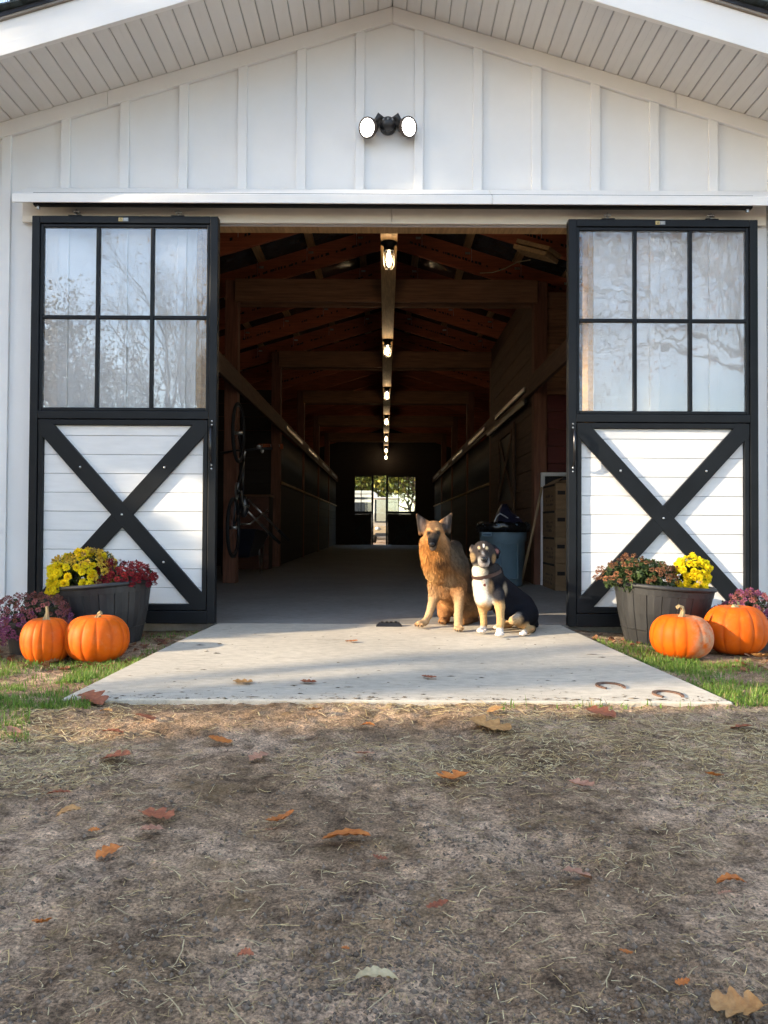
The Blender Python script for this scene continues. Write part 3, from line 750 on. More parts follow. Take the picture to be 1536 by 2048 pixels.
# ================================================================ pumpkins
def pumpkin_mat(name, col, dusty=False):
    m, nt, p = new_mat(name); L = nt.links; N = nt.nodes.new
    t = N('ShaderNodeTexCoord')
    def noise(s, d, r=.6):
        n = N('ShaderNodeTexNoise'); n.inputs['Scale'].default_value = s; n.inputs['Detail'].default_value = d; n.inputs['Roughness'].default_value = r; L.new(t.outputs['Object'], n.inputs['Vector']); return n.outputs['Fac']
    def ramp(f, a, b, ca, cb):
        r = N('ShaderNodeValToRGB'); e = r.color_ramp.elements; e[0].position = a; e[1].position = b; e[0].color = (*ca, 1); e[1].color = (*cb, 1); L.new(f, r.inputs['Fac']); return r.outputs['Color']
    a = N('ShaderNodeAttribute'); a.attribute_name = 'col'
    k = N('ShaderNodeMix'); k.data_type = 'RGBA'; k.blend_type = 'MULTIPLY'; k.inputs[0].default_value = 1
    L.new(a.outputs['Color'], k.inputs[6]); L.new(ramp(noise(9, 6), .3, .7, (.80, .72, .65), (1.08, 1.1, 1.1)), k.inputs[7]); out = k.outputs[2]
    k2 = N('ShaderNodeMix'); k2.data_type = 'RGBA'; k2.inputs[7].default_value = (.52, .36, .23, 1)
    f = ramp(noise(28, 8, .75), .52, .74, (0, 0, 0), (.55, .55, .55))
    if dusty:
        sx = N('ShaderNodeSeparateXYZ'); L.new(t.outputs['Object'], sx.inputs[0])
        mr = N('ShaderNodeMapRange'); mr.inputs['From Min'].default_value = -.02; mr.inputs['From Max'].default_value = .05; L.new(sx.outputs['X'], mr.inputs['Value'])
        f2 = ramp(noise(14, 9, .8), .40, .60, (0, 0, 0), (.75, .75, .75)); mm = N('ShaderNodeMath'); mm.operation = 'MULTIPLY'; L.new(mr.outputs[0], mm.inputs[0]); L.new(f2, mm.inputs[1]); fo = mm.outputs[0]
    else:
        mm = N('ShaderNodeMath'); mm.operation = 'MULTIPLY'; mm.inputs[1].default_value = .25; L.new(f, mm.inputs[0]); fo = mm.outputs[0]
    L.new(fo, k2.inputs[0]); L.new(out, k2.inputs[6]); L.new(k2.outputs[2], p.inputs['Base Color'])
    p.inputs['Roughness'].default_value = .58; p.inputs['Specular IOR Level'].default_value = .2
    p.inputs['Subsurface Weight'].default_value = .0
    b = N('ShaderNodeBump'); b.inputs['Strength'].default_value = .12; b.inputs['Distance'].default_value = .004; L.new(noise(60, 5), b.inputs['Height']); L.new(b.outputs[0], p.inputs['Normal'])
    return m
PUMP = pumpkin_mat('pumpkin_skin', (1, 1, 1)); PUMPD = pumpkin_mat('dusty_pumpkin_skin', (1, 1, 1), True)
STEM = mat('dry_stem', (.36, .27, .14), .8, var=.35, scale=20, stretch=(1, 1, .3), bump=.3, bscale=60)
def pumpkin(px, base_py, wpx, hpx, label, zg=-.055, seed=0, stem=None, m=PUMP, tilt=(0, 0), yoff=0, ribs=15):
    p = gnd(px, base_py, zg); R0 = wpx/F*p.y/2; H = hpx/F*p.y
    y = p.y + R0*.62 + yoff; p = at(px, base_py, y); R = wpx/F*y/2; H = hpx/F*y
    z0 = float(gz_base(p.x, y)) - .012
    root = empty('pumpkin', (p.x, y, z0), label, 'pumpkin', 'pumpkins beside the doors')
    nu, nv = 180, 44; th = np.linspace(0, 2*np.pi, nu, endpoint=False); ph = np.linspace(0, np.pi, nv)
    T, P = np.meshgrid(th, ph, indexing='ij'); rs = np.random.default_rng(seed)
    off = np.cumsum(rs.uniform(.7, 1.35, ribs)); off = off/off[-1]*2*np.pi
    edges = np.concatenate([[0], off]); k = np.searchsorted(edges, th, side='right') - 1
    u = (th - edges[k])/(edges[k+1] - edges[k])
    dep = rs.uniform(.75, 1.2, ribs)[k]
    rib = (np.sqrt(np.clip(1 - (2*u-1)**2, 0, 1))**.55)              # round lobes, sharp furrows
    depth = .075*dep*(1 - rib)
    lob = 1 + .03*np.cos(2*T + rs.uniform(0, 6)) + .015*np.cos(3*T + rs.uniform(0, 6))
    sp = np.sin(P)**.82
    fur = depth[:, None]*np.clip(np.sin(P), .25, 1)
    r = R*sp*lob*(1 - fur)
    zc = np.cos(P); zz = np.sign(zc)*np.abs(zc)**.9
    dimple = .16*np.exp(-(P/.38)**2) + .10*np.exp(-((np.pi - P)/.4)**2)*-1
    z = H/2 + H/2*(zz - np.where(P < 1.5, .16*np.exp(-(P/.36)**2), -.10*np.exp(-((np.pi-P)/.4)**2)))*(1 - .35*fur)
    V = np.stack([r*np.cos(T), r*np.sin(T), z], -1)
    tz = (V[..., 2] - H/2); V[..., 0] += tz*tilt[0]; V[..., 1] += tz*tilt[1]
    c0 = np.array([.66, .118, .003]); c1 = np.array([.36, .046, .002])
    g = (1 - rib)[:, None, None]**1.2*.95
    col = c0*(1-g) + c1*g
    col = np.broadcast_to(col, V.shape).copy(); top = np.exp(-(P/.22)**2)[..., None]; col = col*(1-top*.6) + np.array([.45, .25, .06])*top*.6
    I = np.arange(nu*nv).reshape(nu, nv); J = np.roll(I, -1, 0)
    Fc = np.stack([I[:, :-1], I[:, 1:], J[:, 1:], J[:, :-1]], -1).reshape(-1, 4)
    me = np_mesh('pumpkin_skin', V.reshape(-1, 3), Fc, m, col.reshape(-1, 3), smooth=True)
    link('rind', me, root)
    top_z = float(V[:, 3, 2].mean()); cx = float(V[:, 0, 0].mean()); cy = float(V[:, 0, 1].mean())
    pts, rad = stem
    n = 10; mbs = MB(); base = Vector((p.x + cx, y + cy, z0 + top_z - .012))
    vs = []; rings = []
    P3 = [base + Vector(q) for q in pts]
    mbs.tube(P3, rad, 10)
    # flutes
    for i in range(len(mbs.v)):
        if i % 2: 
            q = Vector(mbs.v[i]); c = P3[min(i//10, len(P3)-1)]; mbs.v[i] = tuple(c + (q - c)*.72)
    mbs.build('stem', STEM, root, smooth=False)
    return root
pumpkin(91, 1328, 98, 97, 'narrower pumpkin with tall upright stem, leftmost, by the purple mum', seed=2, stem=([(0, 0, 0), (.0, 0, .02), (.004, 0, .04), (.004, 0, .06), (.001, 0, .078)], [.028, .017, .010, .008, .009]))
pumpkin(194, 1325, 126, 98, 'wide pumpkin with short stub stem in front of the left planter', seed=5, yoff=-.03, stem=([(0, 0, 0), (.004, -.004, .012), (.010, -.01, .026), (.024, -.016, .034)], [.024, .015, .012, .013]), ribs=17)
pumpkin(1362, 1322, 121, 92, 'dusty pumpkin with hooked dry stem in front of the right planter', seed=8, m=PUMPD, stem=([(0, 0, 0), (.006, 0, .02), (.01, 0, .04), (.004, -.005, .060), (-.014, -.008, .068), (-.026, -.01, .058)], [.024, .016, .013, .012, .010, .011]), ribs=13)
pumpkin(1471, 1320, 123, 104, 'smooth pumpkin with cut pale stem, rightmost, beside the dusty one', seed=11, yoff=.06, stem=([(0, 0, 0), (0, 0, .01), (.002, -.004, .018)], [.024, .021, .02]), ribs=14)

# ================================================================ half barrels
def barrel(px, Y, zbase, label, rmat, tilt, r0=.205, r1=.292, h=.375):
    c = at(px, 1230, Y); root = empty('half_barrel_planter', (c.x, Y, zbase), label, 'planter', 'half barrel planters before the doors')
    root.rotation_euler = (0, tilt, 0); o = org(root)
    N = 20; lv = [0, .08, .2, .3, h - .02]; rad = lambda z: r0 + (r1 - r0)*(z/h) + .012*math.sin(math.pi*z/h)
    sv = MB(); a = math.pi/N - .0025
    for z in lv:
        for rr, aa in ((rad(z) - .002, -a), (rad(z) + .0015, -a*.93), (rad(z) + .003, 0), (rad(z) + .0015, a*.93), (rad(z) - .002, a), (rad(z) - .018, 0)):
            sv.v.append((rr*math.cos(aa), rr*math.sin(aa), z))
    q = 6
    for i in range(len(lv)-1):
        for k in range(q): sv.f.append((i*q+k, i*q+(k+1) % q, (i+1)*q+(k+1) % q, (i+1)*q+k))
    sv.f += [tuple(range(q-1, -1, -1)), tuple((len(lv)-1)*q + k for k in range(q))]
    me = sv.mesh('stave', rmat, smooth=False)
    for k in range(N): link('stave', me, root, rot=(0, 0, 2*math.pi*(k + .37)/N))
    def ring(nm, z0, z1, t, m=rmat):
        MB().lathe([(rad(z0) - .006, z0), (rad(z0) + t, z0 + .002), (rad(z1) + t, z1 - .002), (rad(z1) - .006, z1)], o, 48).build(nm, m, root, smooth=False)
    ring('hoop', .095, .102, .0055); ring('hoop', h - .062, h - .022, .0055)
    MB().lathe([(rad(h) - .022, h - .05), (rad(h) - .020, h), (rad(h) + .002, h + .004), (rad(h) + .012, h - .002), (rad(h) + .012, h - .02), (rad(h) + .001, h - .022)], o, 48).build('rim', rmat, root, smooth=True)
    MB().lathe([(rad(h) - .021, h - .035), (.1, h - .02), (0, h - .015)], o, 32).build('soil', mat('potting_soil', (.03, .02, .014), .95, var=.4, scale=40, bump=.5, bscale=60), root)
    MB().lathe([(rad(.02) - .006, .004), (0, .004)], o, 32).build('bottom', rmat, root)
    return root, o
BARL = mat('black_barrel_plastic', (.020, .021, .025), .5, var=.4, scale=8, stretch=(1, 1, .4), bump=.15, bscale=50, rand=.1, col2=(.045, .045, .047))
BARR = mat('weathered_barrel_plastic', (.014, .0145, .016), .62, var=.4, scale=9, stretch=(1, 1, .5), bump=.2, bscale=40, rand=.12, col2=(.026, .027, .029))
bl, blo = barrel(212, 4.74, -.062, 'dark half barrel planter by the left door, holding yellow and red mums', BARL, math.radians(-4.5))
brr, bro = barrel(1320, 4.78, -.060, 'weathered grey half barrel planter by the right door, holding faded mums', BARR, math.radians(3.5))
mk = MB(); rr = random.Random(4)
MARK = mat('chalky_scuff', (.30, .30, .29), .9, var=.3, scale=60)

# ================================================================ mums
FLM = attr_mat('petal', rough=.6, spec=.25, var=.18, scale=90, trans=.25)
LEAFM = attr_mat('mum_leaf', rough=.55, spec=.3, var=.25, scale=60, trans=.2)
def flower_mesh(name, r, cin, cout, rings=4, pet=11, seed=0, cup=.75):
    """pompom head: rings of short petals standing on a small dome"""
    rs = random.Random(seed); m = MB()
    for j in range(rings):
        f = j/(rings - 1) if rings > 1 else 0
        ang = 1.45 - (1.45 + .35*cup)*f; pn = max(5, int(pet*(.45 + .55*f)))
        for k in range(pn):
            t = 2*math.pi*(k + .5*(j % 2))/pn + rs.uniform(-.2, .2); an = ang + rs.uniform(-.15, .15)
            d = Vector((math.cos(t)*math.cos(an), math.sin(t)*math.cos(an), math.sin(an))); sd = Vector((-math.sin(t), math.cos(t), 0))
            b = d*r*.30; ln = r*.72*rs.uniform(.85, 1.15); w = r*.23; up_ = sd.cross(d)*-1
            c = [cin[i]*(1-f) + cout[i]*f for i in range(3)]; s = rs.uniform(.8, 1.15); c = tuple(min(1, v*s) for v in c)
            m.add([b, b + d*ln*.6 + sd*w + up_*r*.06, b + d*ln + up_*r*.10, b + d*ln*.6 - sd*w + up_*r*.06, b + d*ln*.55 - up_*r*.05], [(0, 1, 4), (1, 2, 4), (2, 3, 4), (3, 0, 4)], c)
    return m.mesh(name, FLM, smooth=False)
def mum(label, cpx, cpy, Y, rx, ry, rz, n, meshes, parent_group='mums', seed=0, leaf=(.035, .06, .02), nleaf=500, size=(.85, 1.15), low=-.25, pot=None, weights=None, gap=.62, front=.0, leaf_r=.024, cat='flowers', pickfn=None, shell=(.9, 1.04)):
    c = at(cpx, cpy, Y); rs = np.random.default_rng(seed)
    root = empty('chrysanthemum', (c.x, c.y, c.z - rz*.5), label, cat, parent_group)
    # heads spread over the dome
    P = []; tries = 0
    while len(P) < n and tries < 20000:
        tries += 1
        d = rs.normal(size=3); d /= np.linalg.norm(d)
        if d[2] < low: continue
        if d[1] > .55: continue
        lump = 1 + .12*math.sin(5*d[0] + seed) * math.cos(4*d[2] + seed*2) 
        q = d*np.array([rx, ry, rz])*rs.uniform(*shell)*lump
        if any(np.linalg.norm(q - k[0]) < gap*meshes[0][1]*2*.8 for k in P): continue
        P.append((q, d))
    for q, d in P:
        i = pickfn(q/np.array([rx, ry, rz]), rs) if pickfn else int(rs.choice(len(meshes), p=weights))
        nrm = Vector(d/np.array([rx, ry, rz])).normalized() + Vector(rs.normal(0, .25, 3)) + Vector((0, -.15, .25))
        rot = nrm.normalized().to_track_quat('Z', 'Y').to_euler()
        s = float(rs.uniform(*size))
        link('flower', meshes[i][0], root, loc=c + Vector(q), rot=rot, scale=s)
    # leaves and stems fill the dome
    m = MB()
    for _ in range(nleaf):
        d = rs.normal(size=3); d /= np.linalg.norm(d)
        if d[2] < -.5: d[2] = -d[2]
        q = Vector(d*np.array([rx, ry, rz])*rs.uniform(.25, .97)) + c
        a = Vector(rs.normal(size=3)).normalized(); b = a.cross(Vector(rs.normal(size=3))).normalized(); l = leaf_r*rs.uniform(.6, 1.3)
        s = rs.uniform(.6, 1.5); col = (leaf[0]*s, leaf[1]*s, leaf[2]*s)
        m.add([q - a*l, q + b*l*.45, q + a*l, q - b*l*.45], [(0, 1, 2, 3)], col)
    for _ in range(26):
        d = rs.normal(size=3); d /= np.linalg.norm(d); d[2] = abs(d[2])
        m.tube([c + Vector((0, 0, -rz*.55)), c + Vector(d*np.array([rx*.5, ry*.5, rz*.4])), c + Vector(d*np.array([rx, ry, rz])*.95)], [.003, .0025, .0018], 4, col=(leaf[0]*.8, leaf[1]*.7, leaf[2]))
    fo = m.build('foliage', LEAFM, root); fo['kind'] = 'stuff'
    if pot: pot(root, c)
    return root
YEL = [(flower_mesh('yellow_mum', .027, (.90, .66, .015), (.92, .76, .02), 5, 13, 1), .024), (flower_mesh('bright_yellow_mum', .028, (.92, .74, .02), (.94, .82, .03), 5, 14, 2), .024), (flower_mesh('amber_mum', .024, (.55, .32, .03), (.84, .60, .07), 3, 10, 3), .024), (flower_mesh('fading_mum', .02, (.32, .20, .08), (.55, .38, .12), 3, 9, 4), .02)]
RED = [(flower_mesh('red_mum', .018, (.20, .02, .02), (.22, .012, .022), 3, 10, 5), .017), (flower_mesh('dark_red_mum', .018, (.10, .01, .014), (.14, .01, .024), 3, 9, 6), .017), (flower_mesh('crimson_mum', .019, (.30, .035, .03), (.27, .016, .026), 3, 10, 7), .017)]
PUR = [(flower_mesh('purple_mum', .017, (.22, .06, .13), (.30, .10, .21), 3, 11, 8), .0155), (flower_mesh('dull_pink_mum', .016, (.24, .08, .06), (.34, .12, .13), 3, 10, 9), .0155), (flower_mesh('brown_mum', .015, (.15, .06, .035), (.26, .10, .07), 3, 9, 10), .0155)]
BRZ = [(flower_mesh('bronze_mum', .018, (.20, .085, .035), (.34, .15, .075), 3, 10, 11), .017), (flower_mesh('dry_brown_mum', .016, (.12, .06, .03), (.24, .11, .06), 3, 9, 12), .017)]
def pick_yellow(q, rs):
    if q[2] > .55 or q[0] > .62: return 2 if rs.random() < .6 else (3 if rs.random() < .5 else 0)
    return 1 if rs.random() < .6 else 0
mum('bright yellow mum with amber fading top in the left planter', 160, 1158, 4.66, .185, .17, .17, 125, YEL, seed=3, pickfn=pick_yellow, gap=.48, low=-.45, nleaf=420, leaf=(.05, .07, .02))
mum('tuft of fading amber mums rising behind the yellow ones', 198, 1128, 4.80, .10, .08, .085, 34, YEL, seed=23, weights=[.25, .05, .45, .25], gap=.5, low=-.2, nleaf=200, leaf=(.06, .08, .03), size=(.6, .95))
mum('dark red mum in the left planter beside the yellow one', 249, 1160, 4.70, .195, .17, .115, 150, RED, seed=4, weights=[.4, .25, .35], gap=.5, low=-.2, nleaf=420, leaf=(.035, .05, .02), leaf_r=.018)
def pot_small(root, c):
    o = Vector((c.x, c.y, org(root).z))
    zb = float(gz_base(c.x, c.y)) - .01
    MB().lathe([(.0, 0), (.105, 0), (.13, .16), (.138, .165), (.138, .185), (.12, .186), (.115, .15)], Vector((c.x, c.y, zb)), 32).build('pot', mat('dark_nursery_pot', (.03, .03, .032), .5, var=.2), root, smooth=False)
def pick_pur(q, rs):
    t = .55*q[2] + .45*rs.random()
    return 2 if t > .55 and rs.random() < .55 else (1 if t > .3 else 0)
mum('purple and pink mum in a dark pot, left edge, behind the narrower pumpkin', 62, 1247, 4.36, .215, .2, .165, 260, PUR, seed=5, pickfn=pick_pur, gap=.47, low=-.55, nleaf=700, leaf=(.045, .05, .025), pot=pot_small, leaf_r=.016)
mum('faded bronze mum with green foliage in the right planter', 1280, 1158, 4.74, .245, .18, .135, 95, BRZ, seed=6, weights=[.6, .4], gap=.6, low=-.1, nleaf=2600, leaf=(.04, .065, .02), leaf_r=.016)
mum('small bright yellow mum at the right end of the right planter', 1382, 1152, 4.72, .105, .10, .115, 62, YEL, seed=7, weights=[.5, .45, .05, 0], gap=.5, low=-.6, nleaf=260, leaf=(.05, .07, .02), size=(.7, .95))
mum('dull purple mum in a dark pot, right edge, behind the rightmost pumpkin', 1500, 1240, 4.55, .205, .19, .165, 260, PUR, seed=8, weights=[.35, .45, .2], gap=.47, low=-.55, nleaf=600, leaf=(.045, .05, .025), pot=pot_small, leaf_r=.016)

# ================================================================ small things on the slab
HS = mat('rusty_iron', (.11, .06, .04), .8, var=.4, scale=40, bump=.3, bscale=120)
for (px, py, rz, lb) in ((1222, 1372, .15, 'rusty horseshoe set in the slab, farther from the slab edge'), (1337, 1389, .05, 'rusty horseshoe set in the slab, nearest the right front corner')):
    p = gnd(px, py, .003); root = empty('horseshoe', p, lb, 'horseshoe', 'horseshoes set in the slab'); root.rotation_euler = (0, 0, rz)
    m = MB(); A = []; 
    for t in np.linspace(-2.25, 2.25, 25):
        wdt = .0075 + .003*math.cos(t); cx, cy = .052*math.sin(t)*(1 if abs(t) < 1.6 else .96), .066*math.cos(t)
        A.append((cx, cy, wdt))
    vs = []; fs = []
    for i, (cx, cy, wd_) in enumerate(A):
        n2 = Vector((cx/.052, cy/.066, 0)).normalized()
        for rr_, zz in ((-wd_, -.004), (-wd_, .0035), (wd_, .0035), (wd_, -.004)): vs.append(p + Vector((cx, cy, 0)) + n2*rr_ + Vector((0, 0, zz)))
    for i in range(len(A)-1):
        for k in range(4): fs.append((i*4+k, i*4+(k+1) % 4, (i+1)*4+(k+1) % 4, (i+1)*4+k))
    fs += [(0, 1, 2, 3), tuple((len(A)-1)*4 + k for k in (3, 2, 1, 0))]
    m.add(vs, fs).build('shoe', HS, root, bevel=.001)
    nl = MB()
    for t in (-1.6, -1.2, -.8, .8, 1.2, 1.6):
        nl.box(p.x + .052*math.sin(t) - .002, p.x + .052*math.sin(t) + .003, p.y + .066*math.cos(t) - .004, p.y + .066*math.cos(t) + .004, p.z + .0036, p.z + .0042)
    nl.build('nail_holes', mat('dark_hole', (.03, .02, .015), .9), root)['kind'] = 'stuff'
p0 = gnd(778, 1252, 0)
ds = empty('floor_door_guide', p0, 'low black ribbed door guide block bolted to the slab', 'door guide')
m = MB(); a, b = .088, .066
m.add([p0 + Vector(q) for q in ((-a, -.045, 0.0005), (a, -.045, 0.0005), (a, .045, 0.0005), (-a, .045, 0.0005), (-b, -.02, .024), (b, -.02, .024), (b, .03, .024), (-b, .03, .024))], [(0, 3, 2, 1), (4, 5, 6, 7), (0, 1, 5, 4), (1, 2, 6, 5), (2, 3, 7, 6), (3, 0, 4, 7)])
RUB = mat('black_rubber', (.012, .012, .014), .4, var=.3, scale=30)
m.build('block', RUB, ds, bevel=.004)
for k in range(4):
    x = -.045 + k*.03
    MB().box(p0.x + x - .009, p0.x + x + .009, p0.y - .015, p0.y + .026, .0245, .031).build('rib', RUB, ds, bevel=.003)

# ================================================================ things inside the aisle
CAN = mat('blue_can_plastic', (.15, .235, .31), .5, var=.12, scale=6, bump=.05, bscale=60)
cy_ = 8.75; cc = at(1006, 1100, cy_); cc.z = 0
tcn = empty('trash_can', (cc.x, cy_, 0), 'round blue plastic trash can with a black liner, behind the dogs', 'trash can')
MB().lathe([(0, .002), (.215, .002), (.222, .012), (.252, .50), (.262, .505), (.266, .60), (.272, .66), (.282, .665), (.284, .695), (.272, .70), (.262, .695), (.255, .60), (.0, .58)], (cc.x, cy_, 0), 48).build('body', CAN, tcn, smooth=True)
h0 = at(973, 1070, cy_ - .255)
MB().box(h0.x - .06, h0.x + .055, h0.y - .045, h0.y + .02, .555, .605).build('handle', CAN, tcn, bevel=.01)
MB().box(h0.x - .05, h0.x + .045, h0.y - .047, h0.y - .02, .565, .590).build('handle_grip_shade', mat('can_shadow_blue', (.04, .09, .15), .5), tcn, bevel=.008)  # dark strip: shade at the handle's grip put into its blue
for z in (.30, .46):
    pass
pm_ = MB(); pc = at(1019, 1120, cy_ - .25)
for dx0, dx1, z0, z1 in ((-.095, .095, .478, .484), (-.095, .095, .09, .096), (-.095, -.089, .0965, .4775), (.089, .095, .0965, .4775)):
    xm = (dx0 + dx1)/2
    pm_.box(pc.x + dx0, pc.x + dx1, cy_ - .262, cy_ - .2, z0, z1)
pm_.build('panel_ridge', CAN, tcn)
# black liner bunched over the rim
lin = MB(); nn = 60; vs = []
prof_l = [(.262, .60), (.290, .605), (.295, .66), (.292, .705), (.27, .715), (.22, .70), (.1, .685), (0, .68)]
for j, (r_, h_) in enumerate(prof_l):
    for k in range(nn):
        t = 2*math.pi*k/nn; w = .010*math.sin(t*9 + j) + .007*math.sin(t*17 + 2*j)
        hh = h_ + (.012*math.sin(t*7 + j*2) if j in (0, 3, 4, 5) else 0) + (.07 if j == 0 else 0)
        rr_ = r_ + (w if j < 6 else 0); vs.append((cc.x + rr_*math.cos(t), cy_ + rr_*math.sin(t), hh))
fs = [(j*nn+k, j*nn+(k+1) % nn, (j+1)*nn+(k+1) % nn, (j+1)*nn+k) for j in range(len(prof_l)-1) for k in range(nn)]
LINER = mat('black_bin_liner', (.008, .008, .010), .25, var=.3, scale=20, bump=.3, bscale=25)
lin.add(vs, fs).build('liner', LINER, tcn, smooth=True)
# crumpled printed feed bag on top of the bin
fb = empty('feed_bag', (cc.x + .0, cy_, .70), 'crumpled dark blue feed bag with pale edges lying on the trash can', 'bag')
FB = mat('dark_blue_woven_bag', (.012, .014, .035), .4, var=.4, scale=12, bump=.3, bscale=30); FBW = mat('pale_bag_edge', (.42, .44, .50), .5, var=.2, scale=20)
g0 = [at(px, py, cy_ + dy) for px, py, dy in ((990, 1044, -.10), (996, 1020, -.02), (1003, 1009, .03), (1012, 1008, .05), (1020, 1022, .02), (1034, 1034, -.02), (1042, 1043, -.08))]
vs = []; fs = []
for j, (dy, s) in enumerate(((-.16, .75), (-.08, 1.0), (.02, 1.0), (.12, .8))):
    for p in g0: vs.append((p.x, p.y + dy, .70 + (p.z - .70)*s + .006*math.sin(p.x*60 + j*2)))
q = len(g0); fs = [(j*q+k, j*q+k+1, (j+1)*q+k+1, (j+1)*q+k) for j in range(3) for k in range(q-1)]
fs += [tuple(range(q-1, -1, -1)), tuple(3*q + k for k in range(q))]
MB().add(vs, fs).build('sack', FB, fb)
MB().tube([at(px, py, cy_ - .19) for px, py in ((989, 1043), (993, 1033), (1000, 1027), (1011, 1033), (1022, 1041))], [.006, .008, .009, .007, .004], 6).build('pale_edge', FBW, fb)
MB().tube([at(px, py, cy_ - .17) for px, py in ((1022, 1041), (1030, 1037), (1038, 1035))], [.005, .014, .012], 6).build('pale_edge', FBW, fb)
pr = MB()
for px, py, s in ((999, 1036, .010), (1004, 1039, .008), (1001, 1031, .006), (1008, 1042, .008), (996, 1041, .006)):
    p = at(px, py, cy_ - .165); pr.lathe([(s, 0), (s, .004), (0, .005)], p, 8, axis=(0, -1, 0))
pr.build('bag_print', mat('bag_print', (.12, .16, .20), .5), fb)['kind'] = 'stuff'
# pole leaning on the red wall
pa = gnd(1041, 1172, .0); pb = at(1084, 974, 8.55)
pole = MB().tube([pa + Vector((0, 0, .004)), pa.lerp(pb, .5) + Vector((.004, 0, 0)), pb], .0145, 10).build('wooden_pole', mat('pole_wood', (.30, .21, .12), .6, var=.25, scale=6, stretch=(8, 8, 1)), smooth=True)
tag(pole, 'pale wooden pole leaning against the white frame beside the trash can', 'pole')
# white frame against the red wall
wf = empty('white_frame', (1.95, 8.83, 0), 'white painted frame standing against the red wall behind the cartons', 'frame')
zt_ = at(1100, 945, 8.8).z; xl = at(1082, 1000, 8.8).x
for x0_, x1_, z0_, z1_ in ((xl, xl + .042, .001, zt_), (xl + .0421, xl + .62, zt_ - .042, zt_), (xl + .6201, xl + .662, .001, zt_), (xl + .0421, xl + .62, .001, .04)):
    MB().box(x0_, x1_, 8.785, 8.84, z0_, z1_).build('frame_rail', mat('frame_white', (.70, .72, .74), .5, var=.05), wf, bevel=.003)
MB().box(xl + .0425, xl + .6195, 8.832, 8.838, .041, zt_ - .0425).build('panel', mat('frame_dark_panel', (.01, .012, .02), .4), wf)
# cartons
CB = mat('carton_board', (.20, .125, .065), .8, var=.2, scale=5, stretch=(1, 1, 4), rand=.1, bump=.05); CBD = mat('carton_slot', (.012, .010, .010), .9); CBI = mat('carton_ink', (.06, .038, .025), .8)
lbs = ['lowest brown carton in the stack behind the right door edge', 'second lowest brown carton in the stack behind the right door edge', 'third brown carton up in the stack behind the right door edge', 'topmost brown carton with torn flaps in the stack behind the right door']
for k in range(4):
    z0 = .001 + k*.281; z1 = z0 + .279; X0, X1, Y0, Y1 = 1.775 + .004*math.sin(k*3), 2.30, 8.02 + .01*math.sin(k*2), 8.66
    cbx = empty('carton', ((X0+X1)/2, (Y0+Y1)/2, z0), lbs[k], 'carton', 'stacked cartons')
    MB().box(X0, X1, Y0, Y1, z0, z1).build('box', CB, cbx, bevel=.004)
    MB().box(X0 - .0015, X0 - .0002, Y0 + .05, Y1 - .02, z1 - .028, z1 - .006).build('hand_slot', CBD, cbx)
    MB().box(X0 + .02, X0 + .10, Y0 - .0015, Y0 - .0002, z1 - .12, z1 - .08).build('hand_slot', CBD, cbx)
    ink = MB(); rr = random.Random(k)
    for j in range(7):
        y = Y0 + .12 + j*.055
        for i in range(3):
            if rr.random() < .75: ink.box(X0 - .0014, X0 - .0003, y, y + rr.uniform(.012, .04), z0 + .05 + i*.045, z0 + .05 + i*.045 + rr.uniform(.012, .03))
    ink.build('print', CBI, cbx)['kind'] = 'stuff'
    if k == 3:
        fl_ = MB()
        fl_.add([(X0, Y0, z1), (X0, Y1, z1), (X0 + .06, Y1, z1 + .03), (X0 + .05, Y0 + .3, z1 + .05), (X0 + .08, Y0, z1 + .06)], [(0, 1, 2, 3, 4)])
        fl_.add([(X0, Y0, z1), (X1, Y0, z1), (X1, Y0 + .1, z1 + .07), (X0 + .2, Y0 + .05, z1 + .05), (X0, Y0 + .04, z1 + .02)], [(0, 1, 2, 3, 4)])
        fl_.build('flap', CB, cbx)
# ---- first bay on the left: bicycle hung by its front wheel, wheelbarrow, cabinet
BK = mat('bicycle_black', (.012, .013, .018), .3, var=.2, coat=.5); TYRE = mat('tyre_rubber', (.012, .012, .013), .85, var=.3)
bike = empty('bicycle', (-1.60, 8.25, .5), 'dark bicycle hung upright beside the first left post', 'bicycle')
def B(f, u, s=0.0): return Vector((-1.62 + s + .05*(f - .5), 8.28 - .35*u*0 - .02*f, .36 + f*1.0)) + Vector((0, .55*(u - .3), 0))
def wheel(cf, cu, r, nm):
    c = B(cf, cu); w = MB(); t_ = [(c + Vector((0, r*math.cos(a), r*math.sin(a)))) for a in np.linspace(0, 2*math.pi, 41)]
    wo = empty(nm, c); wo.parent = bike; wo.location = c - org(bike)
    MB().tube(t_, .019, 8, cap=False).build('tyre', TYRE, wo, smooth=True)
    MB().tube([c + (p - c)*.93 for p in t_], .009, 6, cap=False).build('rim', BK, wo, smooth=True)
    sp = MB()
    for k in range(14):
        a = 2*math.pi*k/14; sp.tube([c + Vector((.02*(-1)**k, 0, 0)), c + Vector((0, r*.92*math.cos(a), r*.92*math.sin(a)))], .0012, 3)
    sp.build('spokes', BK, wo)
    MB().lathe([(0, -.04), (.02, -.04), (.016, 0), (.02, .04), (0, .04)], c, 10, axis=(1, 0, 0)).build('hub', CHROME, wo, smooth=True)
wheel(1.30, .3, .31, 'front_wheel'); wheel(.28, .3, .31, 'rear_wheel')
m = MB()
HT, BB, ST, RW, FW = B(1.02, .95), B(.68, .45), B(.52, 1.1), B(.28, .3), B(1.30, .3)
for a, b, r in ((HT, BB, .019), (HT, ST, .016), (BB, ST, .016), (BB, RW, .010), (ST, RW, .009), (HT, FW, .014)): m.tube([a, b], r, 8)
m.build('frame', BK, bike, smooth=True)
hb = at(512, 824, 7.9)
MB().tube([HT, HT + Vector((.03, -.05, .12))], .014, 8).build('stem', CHROME, bike, smooth=True)
